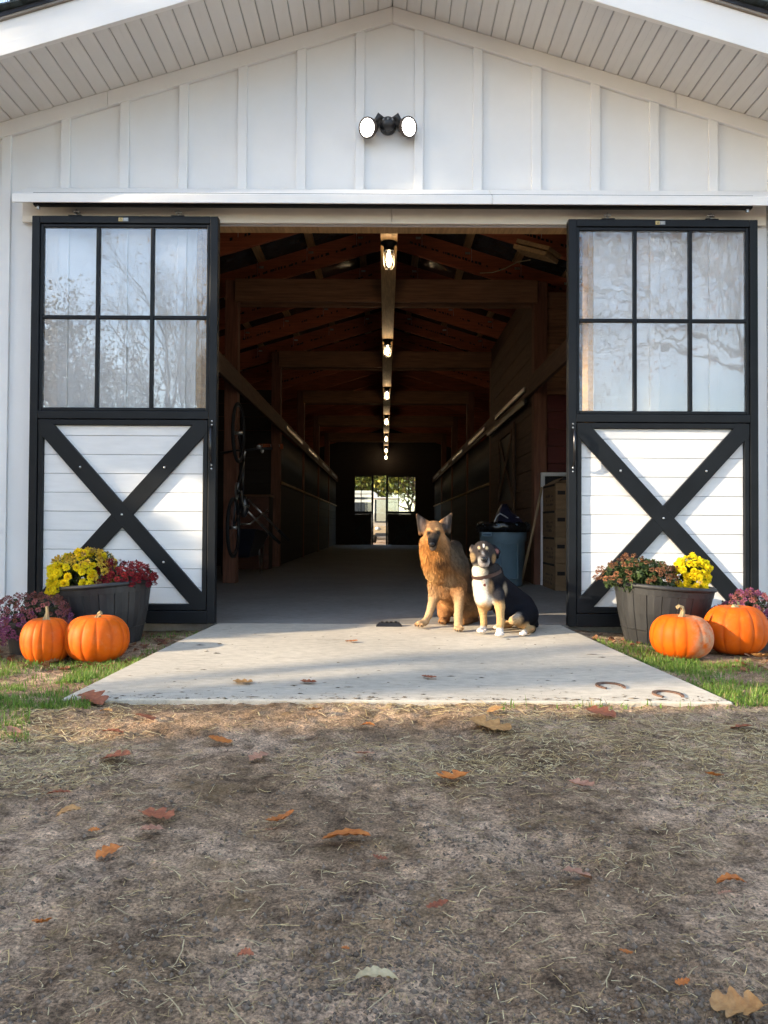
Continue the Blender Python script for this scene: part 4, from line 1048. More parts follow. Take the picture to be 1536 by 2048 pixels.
hbc = HT + Vector((.03, -.05, .12))
MB().tube([hbc + Vector((-.28, .02, -.03)), hbc + Vector((-.1, 0, .0)), hbc, hbc + Vector((.12, 0, .02)), hbc + Vector((.30, .03, .03))], [.015, .011, .012, .011, .016], 8).build('handlebar', BK, bike, smooth=True)
MB().ball(hbc + Vector((.16, -.03, .04)), (.028, .02, .022), 10, 8).build('brake_lever', CHROME, bike, smooth=True)
MB().ball(ST + Vector((0, .09, .0)), (.06, .035, .13), 12, 8).build('saddle', BK, bike, smooth=True)
MB().lathe([(.05, -.006), (.095, -.005), (.095, .005), (.05, .006)], BB, 20, axis=(1, 0, 0)).build('chainring', CHROME, bike)
MB().tube([BB + Vector((.05, 0, 0)), BB + Vector((.06, .05, -.16)), BB + Vector((.13, .05, -.16))], .010, 6).build('crank', CHROME, bike)
wb = empty('wheelbarrow', at(520, 1130, 10.2), 'dark wheelbarrow with shiny tube handles behind the first left post', 'wheelbarrow')
WB = 10.1
for off in (Vector((0, 0, 0)), Vector((.07, .42, .03))):
    a = at(474, 1001, WB - .2) + off; b = at(538, 1066, WB) + off; c2 = at(560, 1086, WB + .1) + off
    MB().tube([a, b], .016, 10).build('handle_tube', CHROME, wb, smooth=True)
    MB().tube([b - (b-a)*.02, c2], .021, 10).build('grip', TYRE, wb, smooth=True)
MB().tube([at(472, 1048, WB + .1), at(500, 1048, WB + .1), at(516, 1035, WB + .2), at(536, 1021, WB + .3)], .013, 8).build('brace_tube', CHROME, wb, smooth=True)
a = at(478, 1060, WB + .5)
m = MB(); tz = .62
m.add([(-2.05, 9.9, .25), (-1.75, 9.9, .25), (-1.75, 10.6, .25), (-2.05, 10.6, .25), (-2.25, 9.65, tz), (-1.62, 9.65, tz), (-1.62, 10.85, tz - .05), (-2.25, 10.85, tz - .05)], [(0, 3, 2, 1), (0, 1, 5, 4), (1, 2, 6, 5), (2, 3, 7, 6), (3, 0, 4, 7)])
m.build('tray', mat('dark_blue_tray', (.012, .016, .03), .4, var=.3), wb, bevel=.01)
wc = Vector((-1.95, 9.45, .18))
MB().tube([wc + Vector((0, .15*math.cos(t), .15*math.sin(t))) for t in np.linspace(0, 2*math.pi, 31)], .032, 8, cap=False).build('wheel', TYRE, wb, smooth=True)
MB().lathe([(0, -.03), (.1, -.02), (.1, .02), (0, .03)], wc, 16, axis=(1, 0, 0)).build('wheel_rim', CHROME, wb)
for x in (-2.1, -1.72): MB().tube([(x, 10.5, .4), (x, 10.7, .016), (x, 10.9, .4)], .013, 8).build('leg', CHROME, wb, smooth=True)
cb = empty('wooden_cabinet', (-2.0, 11.6, 0), 'reddish wooden cabinet standing in the left bay behind the wheelbarrow', 'cabinet')
x0c, x1c = at(474, 1000, 11.5).x, at(538, 1000, 11.5).x; ztc = at(500, 989, 11.5).z
for k in range(5):
    MB().box(x0c, x1c, 11.5, 11.52, .01 + k*(ztc - .02)/5, .006 + (k+1)*(ztc - .02)/5).build('plank', mat('cabinet_wood', (.10, .035, .02), .7, var=.3, scale=4, stretch=(1, 1, 8)), cb, bevel=.004)
MB().box(x0c, x1c, 11.521, 11.9, .01, ztc - .03).build('carcass', DARKB, cb); MB().box(x0c - .02, x1c + .02, 11.48, 11.92, ztc - .029, ztc).build('lid', TIMBERX, cb, bevel=.004)
# tack hooks with a lit buckle on the left wall
hk = empty('tack_hook_board', at(520, 893, 12.0), 'board of tack hooks with a shiny buckle on the left bay wall', 'hook board')
pc = at(512, 893, 12.0)
MB().box(pc.x - .05, pc.x + .35, posts_y[1] - .06, posts_y[1] - .031, pc.z + .02, pc.z + .10).build('board', RAFTER, hk, bevel=.004)
for k in range(3):
    x = pc.x + .02 + k*.14
    MB().tube([(x, posts_y[1] - .061, pc.z + .06), (x, posts_y[1] - .12, pc.z + .05), (x, posts_y[1] - .13, pc.z + .085)], .007, 6).build('hook', CHROME, hk, smooth=True)
MB().ball((pc.x + .02, posts_y[1] - .12, pc.z - .02), (.03, .01, .04), 12, 8).build('buckle', CHROME, hk, smooth=True)

# ================================================================ the two dogs
def Zp(u, v, Y): return np.array(at(780 + u/4.518, 1000 + v/4.518, Y))
def zr_(r, Y): return r*Y/6953.0
class Body:
    def __init__(s, lo, hi, h):
        s.lo = np.array(lo, float); s.h = h; s.n = np.ceil((np.array(hi) - s.lo)/h).astype(int) + 1
        s.ax = [s.lo[i] + h*np.arange(s.n[i]) for i in range(3)]
        s.D = np.full(tuple(s.n), .5, dtype=np.float32)
    def _sub(s, mn, mx):
        i0 = np.clip(np.floor((mn - s.lo)/s.h).astype(int), 0, s.n - 1); i1 = np.clip(np.ceil((mx - s.lo)/s.h).astype(int) + 1, 1, s.n)
        sl = tuple(slice(a, b) for a, b in zip(i0, i1))
        X, Y, Z = np.meshgrid(*[s.ax[i][sl[i]] for i in range(3)], indexing='ij')
        return sl, X, Y, Z
    def _blend(s, sl, d, k, sub=False):
        cur = s.D[sl]
        if sub:                                     # carve
            d = -d; h = np.clip(.5 - .5*(cur - d)/k, 0, 1); s.D[sl] = cur*(1-h) + d*h + k*h*(1-h)
        else:
            h = np.clip(.5 + .5*(cur - d)/k, 0, 1); s.D[sl] = cur*(1-h) + d*h - k*h*(1-h)
    def cone(s, a, b, ra, rb, k=.02, sc=(1, 1, 1), sub=False):
        a = np.array(a, float); b = np.array(b, float); sc = np.array(sc, float); R = max(ra, rb)/min(sc) + .06
        sl, X, Y, Z = s._sub(np.minimum(a, b) - R, np.maximum(a, b) + R)
        px, py, pz = (X - a[0])*sc[0], (Y - a[1])*sc[1], (Z - a[2])*sc[2]; ba = (b - a)*sc; L2 = max(ba @ ba, 1e-9)
        t = np.clip((px*ba[0] + py*ba[1] + pz*ba[2])/L2, 0, 1)
        d = np.sqrt((px - t*ba[0])**2 + (py - t*ba[1])**2 + (pz - t*ba[2])**2) - (ra + (rb - ra)*t)
        s._blend(sl, d/max(sc)**.5, k, sub)
    def ball(s, c, r, k=.02, sub=False, sc=(1, 1, 1)): s.cone(c, np.array(c) + 1e-4, r, r, k, sc, sub)
    def floor(s, z=0.0):
        s.D = np.maximum(s.D, (z - s.ax[2])[None, None, :].astype(np.float32))
    def mesh(s):
        D = s.D; ins = D < 0; nx, ny, nz = D.shape
        acc = np.zeros((nx-1, ny-1, nz-1, 3), np.float32); cnt = np.zeros((nx-1, ny-1, nz-1), np.float32)
        corners = [(0,0,0),(1,0,0),(0,1,0),(1,1,0),(0,0,1),(1,0,1),(0,1,1),(1,1,1)]
        g = lambda A, c: A[c[0]:nx-1+c[0], c[1]:ny-1+c[1], c[2]:nz-1+c[2]]
        for a in corners:
            for axn in range(3):
                if a[axn]: continue
                b = list(a); b[axn] = 1
                da, db = g(D, a), g(D, b); x = g(ins, a) != g(ins, b)
                t = np.where(x, da/np.where(np.abs(da - db) < 1e-9, 1, da - db), 0)
                for i in range(3): acc[..., i] += np.where(x, a[i] + (t if i == axn else 0), 0)
                cnt += x
        m = cnt > 0; vid = np.full(m.shape, -1, int); vid[m] = np.arange(m.sum())
        ijk = np.argwhere(m); V = s.lo + s.h*(ijk + acc[m]/cnt[m][:, None])
        Fs = []
        for axn in range(3):
            A = [slice(1, -1)]*3; A[axn] = slice(0, -1); A2 = list(A); A2[axn] = slice(1, None)
            ia, ib = ins[tuple(A)], ins[tuple(A2)]; x = ia != ib
            e = np.argwhere(x); 
            off = np.array([1, 1, 1]); off[axn] = 0; e = e + off
            o1, o2 = [(1, 2), (2, 0), (0, 1)][axn]
            def cell(d1, d2):
                q = e.copy(); q[:, o1] -= d1; q[:, o2] -= d2; return vid[q[:, 0], q[:, 1], q[:, 2]]
            q = np.stack([cell(1, 1), cell(0, 1), cell(0, 0), cell(1, 0)], -1)
            fl = ~ia[x]; q[fl] = q[fl][:, ::-1]; Fs.append(q)
        Fq = np.concatenate(Fs); Fq = Fq[(Fq >= 0).all(1)]
        # two passes of smoothing
        E = np.concatenate([Fq[:, [0, 1]], Fq[:, [1, 2]], Fq[:, [2, 3]], Fq[:, [3, 0]]])
        for _ in range(2):
            S = np.zeros_like(V); C = np.zeros(len(V)); np.add.at(S, E[:, 0], V[E[:, 1]]); np.add.at(C, E[:, 0], 1)
            V = np.where(C[:, None] > 0, .5*V + .5*S/np.maximum(C, 1)[:, None], V)
        nrm = np.zeros_like(V); fn = np.cross(V[Fq[:, 2]] - V[Fq[:, 0]], V[Fq[:, 3]] - V[Fq[:, 1]])
        for k in range(4): np.add.at(nrm, Fq[:, k], fn)
        nrm /= np.maximum(np.linalg.norm(nrm, axis=1, keepdims=True), 1e-9)
        return V, Fq, nrm, np.linalg.norm(fn, axis=1)*.5
def paint(V, base, blobs, seed=0):
    """coat markings, and shade painted under a jaw: soft blobs of colour in the dog's own space"""
    C = np.tile(np.array(base, float), (len(V), 1)); nzs = fbm(V[:, 0]*60 + V[:, 1]*31, V[:, 2]*60 + V[:, 1]*17, 5 + seed, 3)
    for c, r, col, soft in blobs:
        d = np.linalg.norm((V - c)/np.array(r, float), axis=1) + nzs*.12
        w = np.clip((1 + soft - d)/(2*soft), 0, 1); w = w*w*(3-2*w); C = C*(1-w[:, None]) + np.array(col)*w[:, None]
    return C
def fur(name, V, Fq, nrm, area, C, lengths, default, comb, count, parent, fmat, seed=0, wdt=.0022, dens=None, lift=.45, skip=None, contrast=.18, clumpy=.75):
    rs = np.random.default_rng(seed)
    cen = V[Fq].mean(1); L = np.full(len(Fq), default)
    for c, r, l in lengths:
        d = np.linalg.norm((cen - c)/np.array(r, float), axis=1); w = np.clip(1.4 - d, 0, 1)/1.0; w = np.clip(w, 0, 1); L = L*(1-w) + l*w
    wgt = area.copy()
    if skip is not None:
        for c, r in skip: wgt[np.linalg.norm((cen - c)/np.array(r, float), axis=1) < 1] = 0
    wgt[cen[:, 2] < .006] = 0
    f = rs.choice(len(Fq), count, p=wgt/wgt.sum())
    a = rs.random((count, 1)); b = rs.random((count, 1)); q = V[Fq[f]]
    P = (q[:, 0]*(1-a) + q[:, 1]*a)*(1-b) + (q[:, 3]*(1-a) + q[:, 2]*a)*b
    n = nrm[Fq[f, 0]]; cb = comb(P); t = cb - n*(cb*n).sum(1, keepdims=True); t /= np.maximum(np.linalg.norm(t, axis=1, keepdims=True), 1e-6)
    t += rs.normal(0, .13, t.shape) + .16*np.stack([fbm(P[:, 0]*28, P[:, 2]*28 + P[:, 1]*20, 61, 2), 0*P[:, 0], fbm(P[:, 0]*28 + 9, P[:, 2]*28, 67, 2)], -1)
    l = (L[f]*rs.uniform(.6, 1.25, count))[:, None]
    lf = np.where(L[f][:, None] > .02, lift*1.15, lift*.8)
    d1 = n*(lf + .05) + t*(1 - lf); d1 /= np.linalg.norm(d1, axis=1, keepdims=True)
    d2 = n*lf*.35 + t + np.array([0, 0, -.25]); d2 /= np.linalg.norm(d2, axis=1, keepdims=True)
    sd = np.cross(d1, n + rs.normal(0, .4, n.shape)); sd /= np.maximum(np.linalg.norm(sd, axis=1, keepdims=True), 1e-6)
    w = wdt*rs.uniform(.6, 1.3, (count, 1)); P0 = P - n*.002
    p1 = P0 + d1*l*.5; p2 = p1 + d2*l*.5
    VV = np.stack([P0 - sd*w*.5, P0 + sd*w*.5, p1 + sd*w*.4, p1 - sd*w*.4, p2], 1).reshape(-1, 3)
    VV[:, 2] = np.maximum(VV[:, 2], .002)
    k = np.arange(count)[:, None]*5
    F3 = np.concatenate([k + [0, 1, 2], k + [0, 2, 3], k + [3, 2, 4]])
    clump = 1 + clumpy*np.clip(L[f]/.022, .25, 1)[:, None]*fbm(P[:, 0]*150 + P[:, 1]*60, P[:, 2]*45 + P[:, 1]*25, 77, 2)[:, None]
    c = C[Fq[f, 0]]*clump*(1 + rs.normal(0, contrast, (count, 1))*np.array([1, 1, 1])).clip(.35, 1.9)
    cc_ = np.repeat(c, 5, 0).reshape(-1, 5, 3); cc_[:, :2] *= .9; cc_[:, 4] *= 1.08
    o = np.array(org(parent)); me = np_mesh(name, VV - o, F3, fmat, cc_.reshape(-1, 3).clip(0, 1))
    ob = link(name, me, parent); ob['kind'] = 'stuff'; return ob
SKIN = attr_mat('dog_coat', rough=.85, spec=.08, var=.22, scale=120); FURM = attr_mat('dog_fur', rough=.7, spec=.10)
EYE = mat('dog_eye', (.012, .008, .006), .08, var=.1, coat=.6); NOSE = mat('dog_nose', (.012, .011, .012), .3, var=.3, scale=200, bump=.2, bscale=400)

# ---------------------------------------------------------------- shepherd dog
b = Body((.13, 4.66, -.01), (.86, 5.95, .86), .0062)
def C_(p, q, r1, r2, k=.025, **kw): b.cone(Zp(*p), Zp(*q), zr_(r1, p[2]), zr_(r2, q[2]), k, **kw)
C_((505, 640, 5.16), (500, 790, 5.16), 140, 116, .03)            # chest
C_((560, 590, 5.30), (655, 900, 5.55), 128, 140, .04)            # back and loins
C_((530, 800, 5.24), (620, 960, 5.42), 118, 105, .03)            # belly
C_((425, 470, 5.06), (505, 600, 5.18), 112, 140, .03)            # neck
C_((572, 440, 5.24), (600, 640, 5.30), 72, 100, .03)             # mane over the shoulder
C_((400, 520, 5.02), (425, 640, 5.06), 106, 102, .03)              # throat ruff
b.cone(Zp(395, 285, 5.04), Zp(398, 300, 5.10), zr_(99, 5), zr_(96, 5), .02)    # skull
C_((330, 385, 5.00), (345, 460, 5.01), 64, 70, .025)             # cheeks
C_((472, 385, 5.02), (470, 455, 5.02), 68, 72, .025)
C_((393, 325, 4.97), (381, 392, 4.83), 54, 36, .018)             # muzzle
C_((390, 400, 4.96), (386, 432, 4.87), 40, 27, .014)             # jaw
C_((345, 268, 4.99), (362, 262, 4.98), 24, 20, .014); C_((445, 268, 5.0), (425, 262, 4.985), 24, 20, .014)  # brows
for s_, base, tip, kx in ((-1, (306, 245, 5.06), (254, 146, 5.05), 1), (1, (492, 240, 5.08), (543, 140, 5.06), 1)):   # ears
    b.cone(Zp(*base), Zp(*tip), zr_(50, 5), zr_(14, 5), .012, sc=(1, 1.9, 1))
    bo = (274, 300, 5.06) if s_ < 0 else (532, 285, 5.08); bi = (336, 200, 5.06) if s_ < 0 else (460, 200, 5.08); tt = (242, 132, 5.05) if s_ < 0 else (555, 126, 5.06)
    b.cone(Zp(*bo), Zp(*tt), zr_(20, 5), zr_(9, 5), .010, sc=(1, 1.3, 1)); b.cone(Zp(*bi), Zp(*tt), zr_(20, 5), zr_(9, 5), .010, sc=(1, 1.3, 1))
    q0 = Zp(base[0], base[1] + 5, base[2] - .052); q1 = Zp(tip[0], tip[1] + 16, tip[2] - .030)
    b.cone(q0, q1, zr_(33, 5), zr_(9, 5), .010, sc=(1, 1.2, 1), sub=True)
for e in ((350, 298, 4.952), (438, 298, 4.957)): b.ball(Zp(*e), zr_(13, 5), .010, sub=True)
# fore legs
C_((405, 760, 5.14), (400, 870, 5.15), 62, 46, .025); C_((400, 870, 5.15), (350, 1040, 5.11), 46, 30, .02); C_((350, 1040, 5.11), (318, 1098, 5.07), 30, 30, .015)
C_((318, 1103, 5.07), (262, 1118, 5.03), 31, 27, .012)
for t in ((238, 1124, 5.025), (262, 1130, 5.01), (293, 1131, 5.01)): b.ball(Zp(*t), zr_(19, 5), .006)
C_((620, 770, 5.12), (628, 890, 5.03), 74, 50, .025); C_((628, 890, 5.03), (618, 1050, 4.96), 48, 36, .02); C_((618, 1050, 4.96), (618, 1130, 4.90), 37, 40, .015)
for t in ((592, 1162, 4.87), (612, 1169, 4.86), (632, 1169, 4.86), (650, 1160, 4.875)): b.ball(Zp(*t), zr_(19, 5), .006)
# hind legs
C_((735, 930, 5.50), (720, 1010, 5.36), 118, 82, .035); C_((715, 1015, 5.30), (640, 1050, 5.20), 62, 38, .025)
C_((770, 1082, 5.42), (690, 1098, 5.22), 32, 27, .015); C_((690, 1098, 5.22), (660, 1100, 5.17), 30, 26, .01)
C_((520, 930, 5.45), (490, 1020, 5.33), 95, 62, .03); C_((505, 1075, 5.36), (470, 1088, 5.22), 36, 30, .015)
for t in ((452, 1098, 5.20), (472, 1104, 5.19), (492, 1104, 5.19)): b.ball(Zp(*t), zr_(19, 5), .006)
C_((700, 1040, 5.72), (800, 1098, 5.80), 40, 32, .03); C_((800, 1098, 5.80), (860, 1102, 5.62), 30, 18, .02)   # tail
b.floor(.0015)
V, Fq, NR, AR = b.mesh()
tan = (.34, .165, .066); org_ = (.36, .155, .048); pale = (.45, .29, .155); dark = (.010, .009, .010); grey = (.17, .115, .068)
blobs = [
    (Zp(470, 620, 5.0), (.15, .2, .07), org_, .5), (Zp(350, 480, 4.98), (.07, .15, .10), (.46, .20, .055), .5),
    (Zp(640, 470, 5.22), (.085, .30, .14), (.12, .09, .062), .45), (Zp(700, 620, 5.5), (.11, .25, .20), (.055, .04, .032), .5),
    (Zp(600, 320, 5.25), (.07, .18, .09), (.04, .03, .026), .5), (Zp(575, 420, 5.06), (.05, .12, .13), (.20, .14, .09), .5), (Zp(520, 330, 5.05), (.018, .08, .045), (.05, .038, .03), .6), (Zp(470, 560, 4.95), (.05, .1, .022), (.20, .09, .035), .7),  # last blob puts the shadow under the jaw into the coat colour
    (Zp(540, 740, 4.98), (.05, .12, .055), pale, .6), (Zp(360, 720, 5.0), (.05, .12, .07), (.47, .26, .10), .6),
    (Zp(345, 1000, 5.05), (.09, .16, .15), (.47, .31, .17), .5), (Zp(620, 1030, 4.9), (.07, .14, .18), (.46, .30, .16), .5),
    (Zp(720, 980, 5.3), (.11, .2, .09), (.34, .165, .062), .5), (Zp(760, 1090, 5.3), (.1, .2, .03), (.20, .10, .05), .5),
    (Zp(395, 225, 5.0), (.055, .09, .03), (.20, .11, .055), .6), (Zp(398, 262, 4.96), (.014, .05, .02), (.22, .12, .06), .7),
    (Zp(386, 382, 4.86), (.047, .085, .066), dark, .30), (Zp(415, 355, 4.92), (.022, .05, .035), dark, .5), (Zp(388, 440, 4.88), (.026, .05, .022), (.10, .075, .06), .5),
    (Zp(393, 340, 4.90), (.022, .05, .026), (.06, .045, .035), .6),
    (Zp(348, 300, 4.95), (.020, .04, .017), dark, .4), (Zp(440, 300, 4.955), (.022, .04, .018), dark, .4),
    (Zp(395, 322, 4.93), (.05, .06, .022), (.05, .035, .026), .6), (Zp(350, 262, 4.96), (.014, .03, .009), (.50, .30, .13), .6), (Zp(430, 262, 4.965), (.014, .03, .009), (.50, .30, .13), .6),
    (Zp(275, 200, 5.03), (.046, .05, .085), (.032, .026, .024), .35), (Zp(522, 195, 5.04), (.046, .05, .085), (.030, .026, .025), .35), (Zp(285, 205, 5.03), (.010, .04, .045), (.13, .10, .088), .6), (Zp(515, 200, 5.04), (.008, .04, .045), (.10, .085, .08), .6),
    (Zp(300, 225, 5.02), (.012, .04, .045), (.10, .065, .05), .5), (Zp(497, 225, 5.03), (.014, .04, .045), (.07, .05, .042), .5),
    (Zp(262, 190, 5.11), (.05, .035, .09), (.05, .038, .03), .4), (Zp(540, 190, 5.13), (.05, .035, .09), (.05, .038, .03), .4),
]
COLS = paint(V, tan, blobs)
gs = empty('dog', Zp(500, 1150, 5.1) * np.array([1, 1, 0]), 'large tan shepherd dog with pricked ears sitting on the slab', 'dog')
link('body', np_mesh('shepherd_body', V - np.array(org(gs)), Fq, SKIN, COLS, smooth=True), gs)
nose_p = Zp(378, 396, 4.78)
def comb_s(P):
    face = P - nose_p; d = np.linalg.norm(face, axis=1, keepdims=True); w = np.clip(1.6 - d/.12, 0, 1)
    down = np.tile(np.array([.05, .12, -1.0]), (len(P), 1)); down[:, 0] += (P[:, 0] - nose_p[0])*1.5
    return face/np.maximum(d, 1e-6)*w + down*(1-w)
ears = [(Zp(268, 185, 5.02), (.055, .045, .075)), (Zp(528, 180, 5.03), (.055, .045, .075)), (Zp(348, 298, 4.95), (.012, .03, .010)), (Zp(440, 298, 4.955), (.012, .03, .010)), (nose_p, (.02, .03, .018))]
fur('fur', V, Fq, NR, AR, COLS, [(Zp(430, 570, 5.0), (.16, .2, .12), .045), (Zp(600, 540, 5.3), (.14, .22, .16), .030), (Zp(690, 900, 5.5), (.18, .3, .2), .022), (Zp(500, 780, 5.1), (.13, .15, .08), .028),
    (Zp(392, 310, 4.97), (.085, .12, .085), .0075), (Zp(383, 400, 4.85), (.05, .08, .05), .004), (Zp(295, 440, 5.0), (.025, .1, .05), .022), (Zp(515, 440, 5.0), (.03, .1, .05), .024),
    (Zp(268, 185, 5.05), (.06, .08, .08), .005), (Zp(528, 180, 5.05), (.06, .08, .08), .005), (Zp(320, 1060, 5.07), (.1, .15, .08), .007), (Zp(620, 1060, 4.93), (.07, .12, .1), .008)],
    .011, comb_s, 70000, gs, FURM, seed=3, skip=ears)
for e in ((350, 299, 4.950), (438, 299, 4.955)):
    MB().ball(Zp(*e), zr_(11.5, 5), 12, 8).build('eye', EYE, gs, smooth=True)
MB().ball(nose_p + np.array([0, .004, -.002]), (.0165, .013, .0125), 12, 8).build('nose', NOSE, gs, smooth=True)
for t in ((228, 1136, 5.0), (256, 1142, 4.985), (288, 1143, 4.985), (588, 1176, 4.855), (610, 1184, 4.845), (632, 1184, 4.845), (650, 1176, 4.86), (448, 1108, 5.18), (470, 1113, 5.17)):
    p = Zp(*t); p[2] = max(p[2], .006)
    MB().tube([p + np.array([0, .008, .006]), p, p + np.array([0, -.008, -.003])], [.004, .0035, .001], 6).build('claw', NOSE, gs, smooth=True)

# ---------------------------------------------------------------- smaller black, tan and white dog
b = Body((.45, 4.42, -.01), (1.22, 5.35, .64), .0055)
C_((838, 760, 4.82), (852, 890, 4.80), 98, 90, .03)              # chest
C_((880, 930, 4.83), (900, 950, 4.86), 52, 50, .03)
C_((905, 730, 4.90), (1165, 985, 5.04), 118, 146, .04)           # trunk
C_((1160, 985, 5.05), (1225, 1050, 5.00), 130, 105, .04)         # rump
C_((858, 590, 4.79), (905, 720, 4.88), 88, 112, .035)            # neck
C_((820, 640, 4.80), (935, 650, 4.86), 82, 82, .03)
C_((1000, 960, 4.92), (1090, 1010, 4.95), 85, 85, .03)           # belly
b.cone(Zp(842, 460, 4.72), Zp(846, 470, 4.77), zr_(94, 4.7), zr_(100, 4.7), .02)      # skull
C_((780, 495, 4.715), (786, 545, 4.71), 58, 56, .022); C_((906, 495, 4.72), (898, 545, 4.715), 58, 56, .022)
C_((845, 515, 4.68), (848, 555, 4.585), 60, 48, .018)            # muzzle
C_((848, 565, 4.66), (849, 588, 4.60), 44, 32, .012)             # jaw
C_((820, 568, 4.615), (822, 590, 4.62), 24, 18, .012); C_((876, 568, 4.615), (876, 590, 4.62), 24, 18, .012)   # lips
C_((742, 425, 4.77), (726, 452, 4.75), 26, 17, .012, sc=(1.4, 1, 1))                # folded ears
C_((935, 432, 4.78), (972, 470, 4.77), 30, 26, .014, sc=(1, 1.5, 1)); C_((972, 470, 4.77), (972, 520, 4.76), 25, 15, .014, sc=(1.2, 1.2, 1))
for e in ((801, 463, 4.636), (884, 460, 4.640)): b.ball(Zp(*e), zr_(11, 4.7), .010, sub=True)
C_((815, 870, 4.84), (838, 990, 4.83), 54, 36, .025); C_((838, 990, 4.83), (848, 1110, 4.82), 36, 29, .018); C_((848, 1110, 4.82), (842, 1165, 4.80), 29, 30, .012)
C_((842, 1168, 4.80), (812, 1178, 4.77), 28, 24, .01)
for t in ((796, 1182, 4.765), (816, 1185, 4.75), (840, 1186, 4.745), (860, 1180, 4.76)): b.ball(Zp(*t), zr_(16, 4.7), .006)
C_((975, 850, 4.80), (992, 960, 4.73), 64, 44, .03); C_((992, 960, 4.73), (1000, 1100, 4.68), 42, 34, .018); C_((1000, 1100, 4.68), (992, 1185, 4.655), 34, 34, .012)
for t in ((962, 1210, 4.625), (980, 1216, 4.61), (1000, 1217, 4.61), (1018, 1210, 4.62)): b.ball(Zp(*t), zr_(17, 4.6), .006)
C_((1225, 1030, 4.98), (1180, 1080, 4.84), 105, 74, .035); C_((1170, 1085, 4.80), (1110, 1090, 4.78), 58, 40, .025)     # haunch and knee
C_((1130, 1080, 4.80), (1240, 1150, 4.82), 36, 30, .02)
C_((1285, 1165, 4.86), (1240, 1180, 4.75), 36, 28, .015); C_((1240, 1180, 4.75), (1205, 1200, 4.70), 28, 28, .012)       # foot
for t in ((1180, 1206, 4.675), (1200, 1212, 4.665), (1222, 1208, 4.67)): b.ball(Zp(*t), zr_(17, 4.7), .006)
C_((1080, 1120, 5.02), (965, 1145, 4.95), 34, 24, .015)
for t in ((945, 1150, 4.935), (965, 1154, 4.925)): b.ball(Zp(*t), zr_(16, 4.9), .006)
C_((1300, 1080, 5.10), (1322, 1130, 5.02), 34, 24, .025)
b.floor(.0015)
V, Fq, NR, AR = b.mesh()
blk = (.008, .0085, .012); tn = (.36, .205, .09); wh = (.55, .50, .42); gb = (.034, .028, .027)
blobs = [
    (Zp(845, 450, 4.68), (.095, .12, .075), gb, .3), (Zp(870, 640, 4.80), (.12, .11, .06), (.030, .028, .030), .4),
    (Zp(795, 715, 4.70), (.068, .12, .085), wh, .3), (Zp(815, 830, 4.70), (.075, .12, .085), wh, .3), (Zp(865, 920, 4.72), (.055, .10, .06), (.60, .55, .47), .4), (Zp(780, 640, 4.72), (.03, .08, .035), wh, .4),
    (Zp(915, 800, 4.74), (.022, .06, .045), (.36, .22, .11), .5),
    (Zp(1042, 810, 4.84), (.014, .06, .035), (.30, .24, .17), .7),
    (Zp(740, 520, 4.68), (.020, .07, .030), (.22, .15, .078), .4), (Zp(942, 530, 4.68), (.015, .07, .027), (.21, .135, .066), .4),
    (Zp(806, 430, 4.64), (.010, .04, .013), (.55, .42, .26), .4), (Zp(878, 438, 4.645), (.009, .04, .012), (.58, .46, .28), .4),
    (Zp(848, 412, 4.655), (.005, .05, .012), (.65, .62, .58), .3), (Zp(840, 490, 4.62), (.008, .05, .022), (.30, .28, .27), .6), (Zp(806, 500, 4.62), (.018, .05, .016), (.04, .034, .032), .6), (Zp(886, 500, 4.63), (.018, .05, .016), (.04, .034, .032), .6),
    (Zp(812, 552, 4.60), (.016, .05, .024), (.27, .255, .25), .5), (Zp(884, 560, 4.61), (.015, .05, .024), (.30, .29, .285), .5), (Zp(848, 588, 4.58), (.035, .05, .014), (.36, .32, .30), .5), (Zp(846, 520, 4.60), (.020, .04, .018), (.10, .085, .08), .5),
    (Zp(800, 462, 4.635), (.022, .03, .012), (.030, .026, .026), .4), (Zp(884, 460, 4.64), (.022, .03, .012), (.030, .026, .026), .4),
    (Zp(722, 450, 4.73), (.010, .06, .016), (.20, .15, .11), .6), (Zp(966, 462, 4.74), (.014, .03, .016), (.30, .13, .11), .5),
    (Zp(840, 1030, 4.80), (.05, .10, .085), (.44, .27, .12), .35), (Zp(1000, 1020, 4.68), (.05, .10, .105), (.42, .26, .115), .35), (Zp(985, 860, 4.74), (.045, .09, .045), (.02, .02, .024), .5),
    (Zp(1110, 1090, 4.74), (.060, .10, .045), (.40, .26, .13), .4), (Zp(1130, 1010, 4.78), (.035, .06, .035), (.38, .32, .26), .5), (Zp(1260, 1165, 4.76), (.07, .10, .035), (.38, .25, .12), .4), (Zp(1060, 1125, 4.98), (.08, .12, .03), (.36, .23, .11), .4),
    (Zp(822, 1182, 4.75), (.05, .09, .026), (.62, .56, .50), .4), (Zp(990, 1210, 4.62), (.045, .09, .032), (.66, .61, .56), .4), (Zp(1195, 1208, 4.67), (.035, .09, .024), (.62, .55, .48), .4), (Zp(950, 1150, 4.93), (.022, .09, .022), (.55, .46, .36), .4),
]
COLS = paint(V, blk, blobs, 9)
sd_ = empty('dog', Zp(980, 1150, 4.8) * np.array([1, 1, 0]), 'smaller black, tan and white dog with folded ears and collar, sitting', 'dog')
link('body', np_mesh('small_dog_body', V - np.array(org(sd_)), Fq, SKIN, COLS, smooth=True), sd_)
nose_s = Zp(848, 534, 4.545)
def comb_b(P):
    face = P - nose_s; d = np.linalg.norm(face, axis=1, keepdims=True); w = np.clip(1.6 - d/.10, 0, 1)
    dn = np.tile(np.array([.35, .25, -.8]), (len(P), 1)); return face/np.maximum(d, 1e-6)*w + dn*(1-w)
